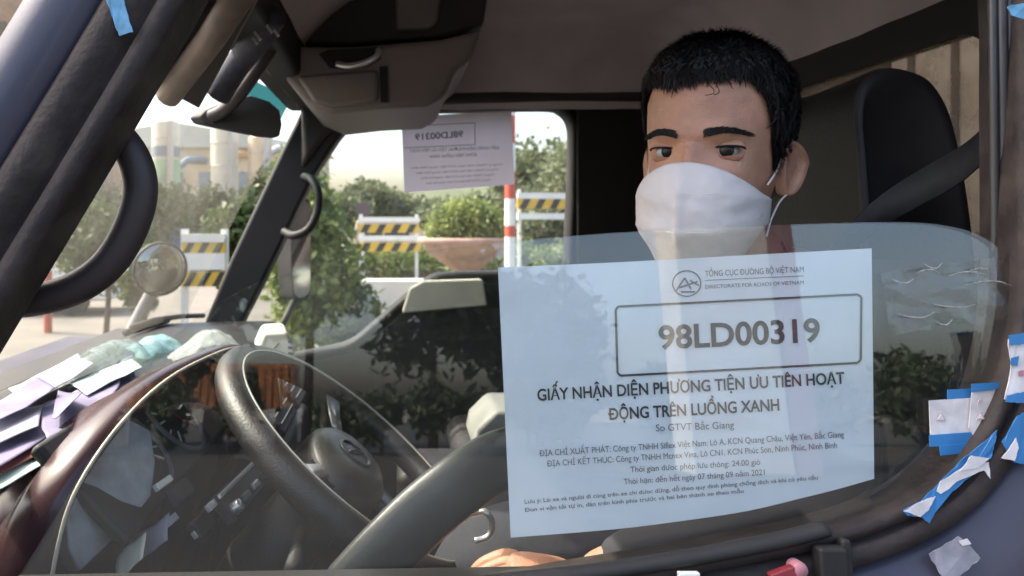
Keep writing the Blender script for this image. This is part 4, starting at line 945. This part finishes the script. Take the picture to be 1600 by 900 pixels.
MB().prism([P(u,v,1.34) for u,v in b4], [P(u,v,1.34)+Vector((-.02,.09,.004)) for u,v in b4]).build('case', M_beige, bx_, bevel=.007)
for k in range(3): MB().prism([P(450,532+k*9,1.337),P(458,533+k*9,1.337),P(458,537+k*9,1.337),P(450,536+k*9,1.337)], [P(450,532+k*9,1.345),P(458,533+k*9,1.345),P(458,537+k*9,1.345),P(450,536+k*9,1.345)]).build('slot', M_dark, bx_)
MB().tube([P(412,560,1.338),P(428,545,1.338),P(436,536,1.338)], .0012, 5).build('seam', M_dark, bx_)
# things tucked in the sun visor
def vis(u, v, k): return P(u, v, 1.0+.30*k)
rl = MB().tube([P(395,-40,.94),P(330,60,1.05),P(262,150,1.14)], .020, 12).build('paper_roll', mat('roll_brown',(.20,.15,.115),.6,0,.2,14,.2,60), None, smooth=True); tag(rl, 'brown rolled document tucked under the driver sun visor', 'paper roll')
rl = MB().tube([P(318,-30,.86),P(268,60,.95),P(232,125,1.02)], .013, 12).build('paper_roll', mat('roll_dark',(.15,.115,.095),.6,0,.2,14,.2,60), None, smooth=True); tag(rl, 'thin dark rolled document beside the front pillar at the visor', 'paper roll')
ct = MB().tube(catmull([P(428,22,1.18),P(405,60,1.22),P(372,100,1.27),P(340,150,1.3)],4), [.022]*13, 10).build('cloth_bundle', mat('cloth_dark',(.05,.048,.06),.9,0,.3,30,.5,80), None, smooth=True); tag(ct, 'dark cloth bundle hanging behind the sun visor', 'cloth')
kc = empty('key_chain', P(402,60,1.17)); tag(kc, 'bunch of small shiny keys hanging above the rear-view mirror', 'keys')
for k, (u_, v_) in enumerate(((392,36),(402,56),(398,64),(420,45),(432,52))): MB().obox(P(u_,v_,1.165), (.6,.1,-.8), (.8,0,.6), (0,1,0), .006+.002*(k % 2), .0022, .001).build('key', M_silver, kc)
pc = MB().strip(crumple(8,8,lambda a,b: P(215+50*a,842-38*a+40*b,.86-.02*b),.006,21,30)).build('paper_scrap', M_sheetw, None, smooth=True, solid=.0006); tag(pc, 'crumpled white paper scrap stuck in the lower dash by the door', 'paper')
pc = MB().strip(crumple(8,8,lambda a,b: P(178+50*a,872-40*a+40*b,.82-.02*b),.006,22,30)).build('paper_scrap', M_beige, None, smooth=True, solid=.0006); tag(pc, 'cream paper scrap low by the driver door, below the grey panel', 'paper')

# ================================================================== BACKGROUND
def gx(u, Y): return (u-U0)/F*Y
def blobs(c, r, k, spread=.6):
    out = []
    for i in range(k):
        d = Vector((random.gauss(0,1), random.gauss(0,1), random.gauss(0,1))).normalized()*random.random()**.4
        q = .38+.25*random.random(); out.append((c[0]+d.x*r[0]*spread, c[1]+d.y*r[1]*spread, c[2]+d.z*r[2]*spread, r[0]*q, r[1]*q, r[2]*q))
    return out
def tree(name, x, y, h, cr, m, label, n=5000, size=.09, group=None, trunk=.3, k=16):
    t = empty(name, (x,y,0)); cz_ = h-cr[2]
    tm = MB(); r0 = max(.04, h*.018); tm.tube([(x,y,-.02),(x+.05,y,cz_*.5),(x-.03,y,cz_),(x,y,h-cr[2]*.5)], [r0*1.3,r0,r0*.8,r0*.3], 8)
    for i in range(6):
        a = i*1.05+random.random(); e_ = Vector((x+cr[0]*.6*math.cos(a), y+cr[1]*.6*math.sin(a), cz_+cr[2]*random.uniform(-.2,.5)))
        s_ = Vector((x,y,cz_-cr[2]*.6*random.random())); tm.tube([s_, s_.lerp(e_,.5)+Vector((0,0,.1*cr[2])), e_], [r0*.5,r0*.35,r0*.12], 6)
    tm.build('trunk', M_bark, t, smooth=True); leaves('crown', m, t, blobs((x,y,cz_), cr, k), n, size)
    return tag(t, label, 'tree' if 'tree' in name else 'shrub', group)
# nearest greenery outside the passenger window
tree('leafy_tree', gx(478,7.9), 7.9, 2.72, (.62,.7,1.2), M_leafA, 'bright green leafy tree just outside the far window beside the mirror', 10000, .055, k=22)
tree('low_shrub', gx(545,8.3), 8.3, 1.55, (.55,.6,.66), M_leafB, 'low dark green shrub under the bright tree at the passenger sill', 5000, .045, k=14)
tree('leafy_tree', gx(375,10.5), 10.5, 2.4, (.60,.6,.75), M_leafB, 'dark green bushy tree seen through the windshield beside the far pillar', 6000, .06, k=16)
tree('low_shrub', gx(165,12), 12, 2.35, (.95,.8,.85), M_leafB, 'green shrub seen inside the loop of the near grab handle', 5500, .07, k=16)
tree('low_shrub', gx(222,11.2), 11.2, 1.75, (.40,.5,.6), M_leafB, 'green shrub behind the round convex mirror', 4000, .06, k=14)
# planter with a round bush
Yp = 15.0; px_ = gx(728,Yp); pz = lambda v, Y=Yp: ZC+(V0-v)/F*Y
pl = empty('stone_planter', (px_,Yp,0)); tag(pl, 'wide stone bowl planter on a stem beyond the passenger window', 'planter')
MB().lathe((px_,Yp,0), [(.0,1.46),(.80,1.46),(.86,1.60),(.95,1.62),(.97,1.55),(.92,1.50),(.75,1.30),(.5,1.12),(.30,.98)], 32).build('bowl', M_terra, pl, smooth=True)
MB().lathe((px_,Yp,0), [(.30,.98),(.24,.9),(.22,.6),(.25,.3),(.42,.2),(.5,.14),(.5,-.01)], 28).build('stem', M_terra, pl, smooth=True)
bsx = empty('round_bush', (px_,Yp,1.45)); tag(bsx, 'rounded green bush growing in the stone bowl planter', 'bush')
leaves('foliage', M_leafA, bsx, [(px_,Yp,1.78,.80,.75,.62),(px_-.35,Yp-.2,1.75,.5,.5,.5),(px_+.4,Yp-.1,1.78,.5,.5,.45),(px_,Yp-.3,2.02,.5,.4,.40)], 9000, .05)
MB().tube([(px_,Yp,1.4),(px_+.02,Yp,1.7),(px_,Yp,2.1)], [.05,.04,.01], 6).build('stem', M_bark, bsx)
# red and white pole
Yq = 13.5; qx = gx(797,Yq)
po = empty('striped_pole', (qx,Yq,0)); tag(po, 'red and white banded pole beyond the passenger window', 'pole')
zz_ = [0,.45,1.0,1.66,1.86,2.35,2.85,3.35,3.85,4.4]
for k in range(len(zz_)-1): MB().lathe((qx,Yq,0), [(.0,zz_[k]),(.095,zz_[k]),(.095,zz_[k+1]),(.0,zz_[k+1])], 18).build('band', M_polered if k in (0,3,5,7) else M_railw, po, smooth=False)
MB().lathe((qx,Yq,0), [(.0,.25),(.2,.22),(.22,0)], 16).build('foot', M_concrete, po)
# yellow and black barriers
def barrier(name, u0, u1, Y, vs, label, th=.18, yaw=0.0, n=9):
    x0, x1 = gx(u0,Y), gx(u1,Y); c = Vector(((x0+x1)/2,Y,0)); b = empty(name, c); d = Vector((math.cos(yaw),math.sin(yaw),0)); L = (x1-x0)/math.cos(yaw)
    for v, kind in vs:
        z = ZC+(V0-v)/F*Y; p0, p1 = c-d*L/2, c+d*L/2; nrm = Vector((d.y,-d.x,0))
        if kind == 's':
            bd = MB().obox(c+Vector((0,0,z)), d, nrm, (0,0,1), L/2, .02, th/2).build('striped_board', M_yellow, b)
            k = max(3, int(L/(th*1.5)))
            for i in range(k):
                a0 = -L/2+L*(i+.1)/k; a1 = a0+L/k*.45; sl_ = th*.55; hi = min(L/2, a1+sl_)
                f_ = [c+d*max(-L/2,a0)+Vector((0,0,z-th/2+.003)), c+d*min(L/2,a1)+Vector((0,0,z-th/2+.003)), c+d*hi+Vector((0,0,z+th/2-.003)), c+d*min(L/2,a0+sl_)+Vector((0,0,z+th/2-.003))]
                MB().prism([q+nrm*.0245 for q in f_], [q+nrm*.019 for q in f_]).build('black_stripe', M_black, bd)
        else: MB().obox(c+Vector((0,0,z)), d, nrm, (0,0,1), L/2, .03, th*.28).build('white_rail', M_railw, b)
    zt_ = max(ZC+(V0-v)/F*Y for v, k_ in vs)+th*.6
    for s_ in (-.46,.46): MB().obox(c+d*L*s_+Vector((0,.06,zt_/2)), (1,0,0), (0,1,0), (0,0,1), .04, .03, zt_/2).build('post', M_railw, b)
    return tag(b, label, 'barrier', 'striped barriers')
barrier('road_barrier', 560, 655, 19, [(343,'w'),(357,'s'),(372,'w'),(386,'s')], 'yellow and black striped barrier between the bright tree and the planter', .22)
barrier('road_barrier', 806, 905, 18, [(306,'w'),(318,'s'),(338,'w')], 'striped barrier with white rails right of the red and white pole', .26, .25)
barrier('road_barrier', 284, 352, 8.6, [(372,'w'),(384,'s'),(402,'w'),(415,'w'),(436,'s')], 'yellow and black striped barrier seen past the convex mirror', .17)
barrier('road_barrier', 50, 120, 22, [(365,'w'),(385,'s'),(410,'s')], 'striped barrier low in the grab handle loop', .25)
# far traffic and small things
sgn = empty('round_sign', (gx(568,21),21,0)); tag(sgn, 'dark round traffic sign on a thin post near the striped barrier', 'sign')
MB().lathe((gx(568,21),21,ZC+.31), [(0,0),(.21,0),(.21,.03),(0,.03)], 24, (0,-1,0)).build('disc', mat('sign_back',(.10,.07,.075),.6), sgn)
MB().lathe((gx(568,21),21.02,0), [(.03,0),(.03,2.3)], 8).build('post', M_steel, sgn)
vh = empty('parked_van', (gx(610,34),34,0)); tag(vh, 'pale tan van parked behind the striped barrier by the planter', 'van')
vx = gx(610,34); M_tan = mat('van_tan',(.62,.46,.34),.5,0,.08,2)
MB().prism([(vx-1.6,33.1,.35),(vx+1.7,33.1,.35),(vx+1.75,33.1,1.2),(vx+1.0,33.1,1.95),(vx-1.5,33.1,1.98),(vx-1.65,33.1,1.2)], [(vx-1.6,34.8,.35),(vx+1.7,34.8,.35),(vx+1.75,34.8,1.2),(vx+1.0,34.8,1.95),(vx-1.5,34.8,1.98),(vx-1.65,34.8,1.2)]).build('body', M_tan, vh, bevel=.08)
for a, b in ((-1.35,-.35),(-.25,.85)): MB().box((vx+a,33.07,1.25),(vx+b,33.11,1.8)).build('window', M_black, vh)
for a in (-1.0,1.1): MB().lathe((vx+a,33.02,.35), [(0,0),(.33,0),(.33,.2),(0,.2)], 20, (0,1,0)).build('wheel', M_tyre, vh)
cr_ = empty('parked_car', (gx(50,16),16,0)); tag(cr_, 'white and green car at the foot of the near grab handle loop', 'car'); cx0 = gx(50,16)
MB().prism([(cx0-1.5,15.3,.3),(cx0+1.9,15.3,.3),(cx0+1.9,15.3,.75),(cx0+1.1,15.3,.98),(cx0+.5,15.3,1.42),(cx0-1.2,15.3,1.45),(cx0-1.5,15.3,.9)], [(cx0-1.5,16.9,.3),(cx0+1.9,16.9,.3),(cx0+1.9,16.9,.75),(cx0+1.1,16.9,.98),(cx0+.5,16.9,1.42),(cx0-1.2,16.9,1.45),(cx0-1.5,16.9,.9)]).build('body', M_railw, cr_, bevel=.07)
MB().prism([(cx0-1.0,15.28,.95),(cx0+.75,15.28,.95),(cx0+.4,15.28,1.34),(cx0-1.0,15.28,1.36)], [(cx0-1.0,15.31,.95),(cx0+.75,15.31,.95),(cx0+.4,15.31,1.34),(cx0-1.0,15.31,1.36)]).build('window', mat('car_window',(.12,.26,.22),.15), cr_)
for a in (-.9,1.2): MB().lathe((cx0+a,15.22,.31), [(0,0),(.3,0),(.3,.2),(0,.2)], 20, (0,1,0)).build('wheel', M_tyre, cr_)
rp_ = empty('striped_pole', (gx(75,13),13,0)); tag(rp_, 'short red and white post seen low inside the grab handle loop', 'pole')
for k in range(5): MB().lathe((gx(75,13),13,0), [(0,k*.36),(.07,k*.36),(.07,k*.36+.36),(0,k*.36+.36)], 14).build('band', M_polered if k % 2 == 0 else M_railw, rp_)
hg = empty('clipped_hedge', (gx(850,22),22,0)); tag(hg, 'low yellow-green clipped hedge running behind the barriers', 'hedge')
leaves('foliage', M_leafA, hg, [(gx(560,22)+.55*i, 22+.2*math.sin(i*2.3), .75, .55,.5,.62+.1*math.sin(i*1.7)) for i in range(16)], 9000, .07)
MB().box((gx(560,22)-.3,21.8,0),(gx(560,22)+8.5,22.2,.5)).build('stems', M_bark, hg)
kw = MB().box((gx(540,17),16.6,0),(gx(830,17),17.2,.62)).build('low_wall', M_railw, None, bevel=.03); tag(kw, 'low white painted kerb wall behind the planter stem', 'wall')
# industrial plant seen through the windshield
YS = 55
def silo(u0, u1, vt, vb, m, label, bands=()):
    x = gx((u0+u1)/2,YS); r = (u1-u0)/2/F*YS; zt_ = ZC+(V0-vt)/F*YS; s = empty('storage_silo', (x,YS,0))
    MB().lathe((x,YS,0), [(r,0),(r,zt_),(r*.6,zt_+r*.35),(0,zt_+r*.5)], 28).build('shell', m, s, smooth=False)
    for v0_, v1_, mm in bands: MB().lathe((x,YS,0), [(r+.03,ZC+(V0-v1_)/F*YS),(r+.05,ZC+(V0-v0_)/F*YS)], 28).build('band', mm, s)
    for k in range(5): MB().lathe((x,YS,0), [(r,zt_*(k+.5)/5.2),(r+.06,zt_*(k+.5)/5.2+.03),(r,zt_*(k+.5)/5.2+.06)], 28).build('hoop', M_steel, s)
    MB().box((x+r*.5,YS-r-.25,0),(x+r*.5+.35,YS-r+.1,zt_)).build('ladder', M_steel, s)
    return tag(s, label, 'silo', 'silos beyond the windshield')
silo(238,280,192,300,M_silo,'cream silo with a green base and dark band beside the near handle',[(230,246,M_silod),(250,300,M_greenp)])
silo(330,372,200,300,M_silo,'plain pale cream silo in the middle of the windshield')
silo(112,165,215,320,M_railw,'white silo seen inside the near grab handle loop')
silo(388,425,216,300,mat('silo_warm',(.66,.52,.36),.6,0,.12,.6),'warm tan silo next to the far windshield pillar')
fb = empty('factory_building', (gx(300,70),70,0)); tag(fb, 'beige factory building with pipes behind the silos', 'building'); fx = gx(300,70)
MB().box((fx-14,68,0),(fx+12,80,8.6)).build('wall', M_wallb, fb)
MB().prism([(fx-14.6,67.5,8.6),(fx+12.6,67.5,8.6),(fx-1,67.5,10.9)], [(fx-14.6,80.5,8.6),(fx+12.6,80.5,8.6),(fx-1,80.5,10.9)]).build('roof', mat('roof_metal',(.45,.46,.42),.5,.2,.1,.4), fb)
for k in range(7): MB().box((fx-12+3.3*k,67.85,4.2),(fx-10.2+3.3*k,68.05,6.4)).build('window', M_silod, fb)
for k in range(5): MB().tube([(fx-9+4*k,66.5,0),(fx-9+4*k,66.5,5+k*.6),(fx-7.5+4*k,66.8,6.4+k*.5),(fx-6+4*k,67.6,6.4+k*.5)], .35, 10).build('pipe', (M_orangep,M_steel,M_silod,M_orangep,M_steel)[k], fb, smooth=True)
bp2 = empty('equipment_shed', (gx(245,40),40,0)); tag(bp2, 'low blue panelled shed at the foot of the silos', 'shed'); sx_ = gx(245,40)
MB().box((sx_-2.2,39,0),(sx_+1.6,42,3.3)).build('wall', M_bluep, bp2); MB().box((sx_-2.4,38.8,3.3),(sx_+1.8,42.2,3.45)).build('roof', M_steel, bp2)
MB().box((sx_-.6,38.95,0),(sx_+.4,39.02,2.1)).build('door', M_silod, bp2)
# further trees to the right of the far window and behind the planter
ft = [(835,46,7.4,(3.4,2.5,2.8),'hazy tall tree behind the red and white pole'),(880,40,5.6,(2.6,2,2.2),'pale tree at the rear edge of the passenger window'),(770,60,4.6,(3,2,1.8),'distant low tree just left of the red and white pole'),
      (600,62,5.2,(3.2,2.4,2.0),'distant tree above the striped barrier'),(660,70,4.8,(4,3,2.0),'distant broad tree behind the lilac permit sheet'),(560,52,5.4,(2.8,2.4,2.2),'distant tree behind the round traffic sign'),
      (420,34,4.6,(1.6,1.4,1.7),'mid-distance tree hugging the far windshield pillar'),(715,40,3.6,(2.6,1.6,1.5),'bushy tree right behind the stone planter'),(850,26,2.9,(1.6,1.2,1.2),'yellow-green shrub below the striped barrier by the pole'),(520,40,4.2,(2.2,1.6,1.8),'full tree behind the bright leafy tree'),(250,30,3.6,(1.8,1.4,1.5),'bushy tree at the foot of the cream silo'),(150,36,4.4,(2.6,1.8,1.9),'bushy tree in front of the white silo'),(350,32,3.8,(1.9,1.4,1.6),'bushy tree at the foot of the plain pale silo'),(925,30,5.4,(2.0,1.6,1.7),'leafy tree half hidden by the rear edge of the far window')]
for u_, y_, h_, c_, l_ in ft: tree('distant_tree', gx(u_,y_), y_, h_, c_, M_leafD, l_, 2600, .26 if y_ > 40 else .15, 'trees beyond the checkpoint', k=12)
# what the driver's glass reflects, behind the camera
for i, x in enumerate((8,12.5,16.8,20.5,24.2,27.6,31.5,36)):
    tree('hedge_tree', x, -36+1.5*math.sin(i*2), (4.6,4.1,4.4,3.9,4.5,4.2,5.0,4.6)[i], (2.6,1.8,1.9), M_leafC, ('first','second','third','fourth','fifth','sixth','seventh','eighth')[i]+' dark tree of the row mirrored in the glass, counted from the front', 1500, .28, 'tree row mirrored in the driver glass', k=12)
for i, (x, y, h, l_) in enumerate(((-15,-33,10.5,'tall'),(-9.5,-31,9.4,'broad'),(-4,-33,11,'rounded'),(1.5,-31,9.8,'leaning'),(6.5,-34,9,'smaller'))):
    tree('roadside_tree', x, y, h, (3.3,2.4,3.6), M_leafC, l_+' dark roadside tree behind the viewer mirrored in the front of the glass', 3000, .36, 'big trees mirrored in the driver glass', k=16)
for i, x in enumerate((-12.0,-9.0,-6.2,-2.6)): tree('added_shrub', x, -29, (3.4,3.0,3.5,2.8)[i], (1.15,.8,1.5), M_leafC, ('foremost','second','third','rearmost')[i]+' dark shrub added to break up the mirrored orange container', 900, .2, 'added shrubs before the mirrored container', k=8)  # unseen shrubs added to break up the container's reflection
for i, x in enumerate((-.6,1.4,3.2,5.0,6.6)): tree('added_shrub', x, -28.5+.4*math.sin(i*3), (2.7,3.1,2.6,3.3,2.8)[i], (1.3,.9,1.3), M_leafC, ('first','second','third','fourth','fifth')[i]+' low dark shrub added to hide the mirrored trunks, rearward of the container', 900, .2, 'added low shrubs mirrored under the big trees', k=9)  # unseen shrubs added to cover the tree trunks in the reflection
ct_ = empty('shipping_container', (-6.5,-38,0)); tag(ct_, 'orange shipping container mirrored low in the driver glass', 'container')
MB().box((-13.4,-39.2,1.75),(-5.2,-36.8,3.9)).build('shell', M_contain, ct_)
for k in range(20): MB().box((-13.2+k*.4,-36.8,1.85),(-13.02+k*.4,-36.76,3.8)).build('rib', M_contain, ct_)
for k in range(3): MB().box((-13.2+k*3.6,-39.0,0),(-12.8+k*3.8,-36.9,1.75)).build('support_leg', M_dark, ct_)
gpil = empty('reflection_pillar', (9.6,-20.5,0)); tag(gpil, 'white pillar with a maroon edge, added out of view for its reflection in the driver glass', 'pillar')  # added out of view to give the glass a white and maroon reflection
MB().box((8.1,-21.5,0),(10.8,-20,7.6))  .build('column', mat('pillar_white',(.50,.49,.46),.7,0,.1,1), gpil, bevel=.02); MB().box((10.81,-21.3,0),(11.6,-20.05,7.5)).build('edge_panel', mat('maroon_wall',(.22,.09,.11),.6), gpil)
MB().box((7.9,-21.7,7.6),(11.8,-19.9,7.9)).build('cap', M_concrete, gpil, bevel=.02)
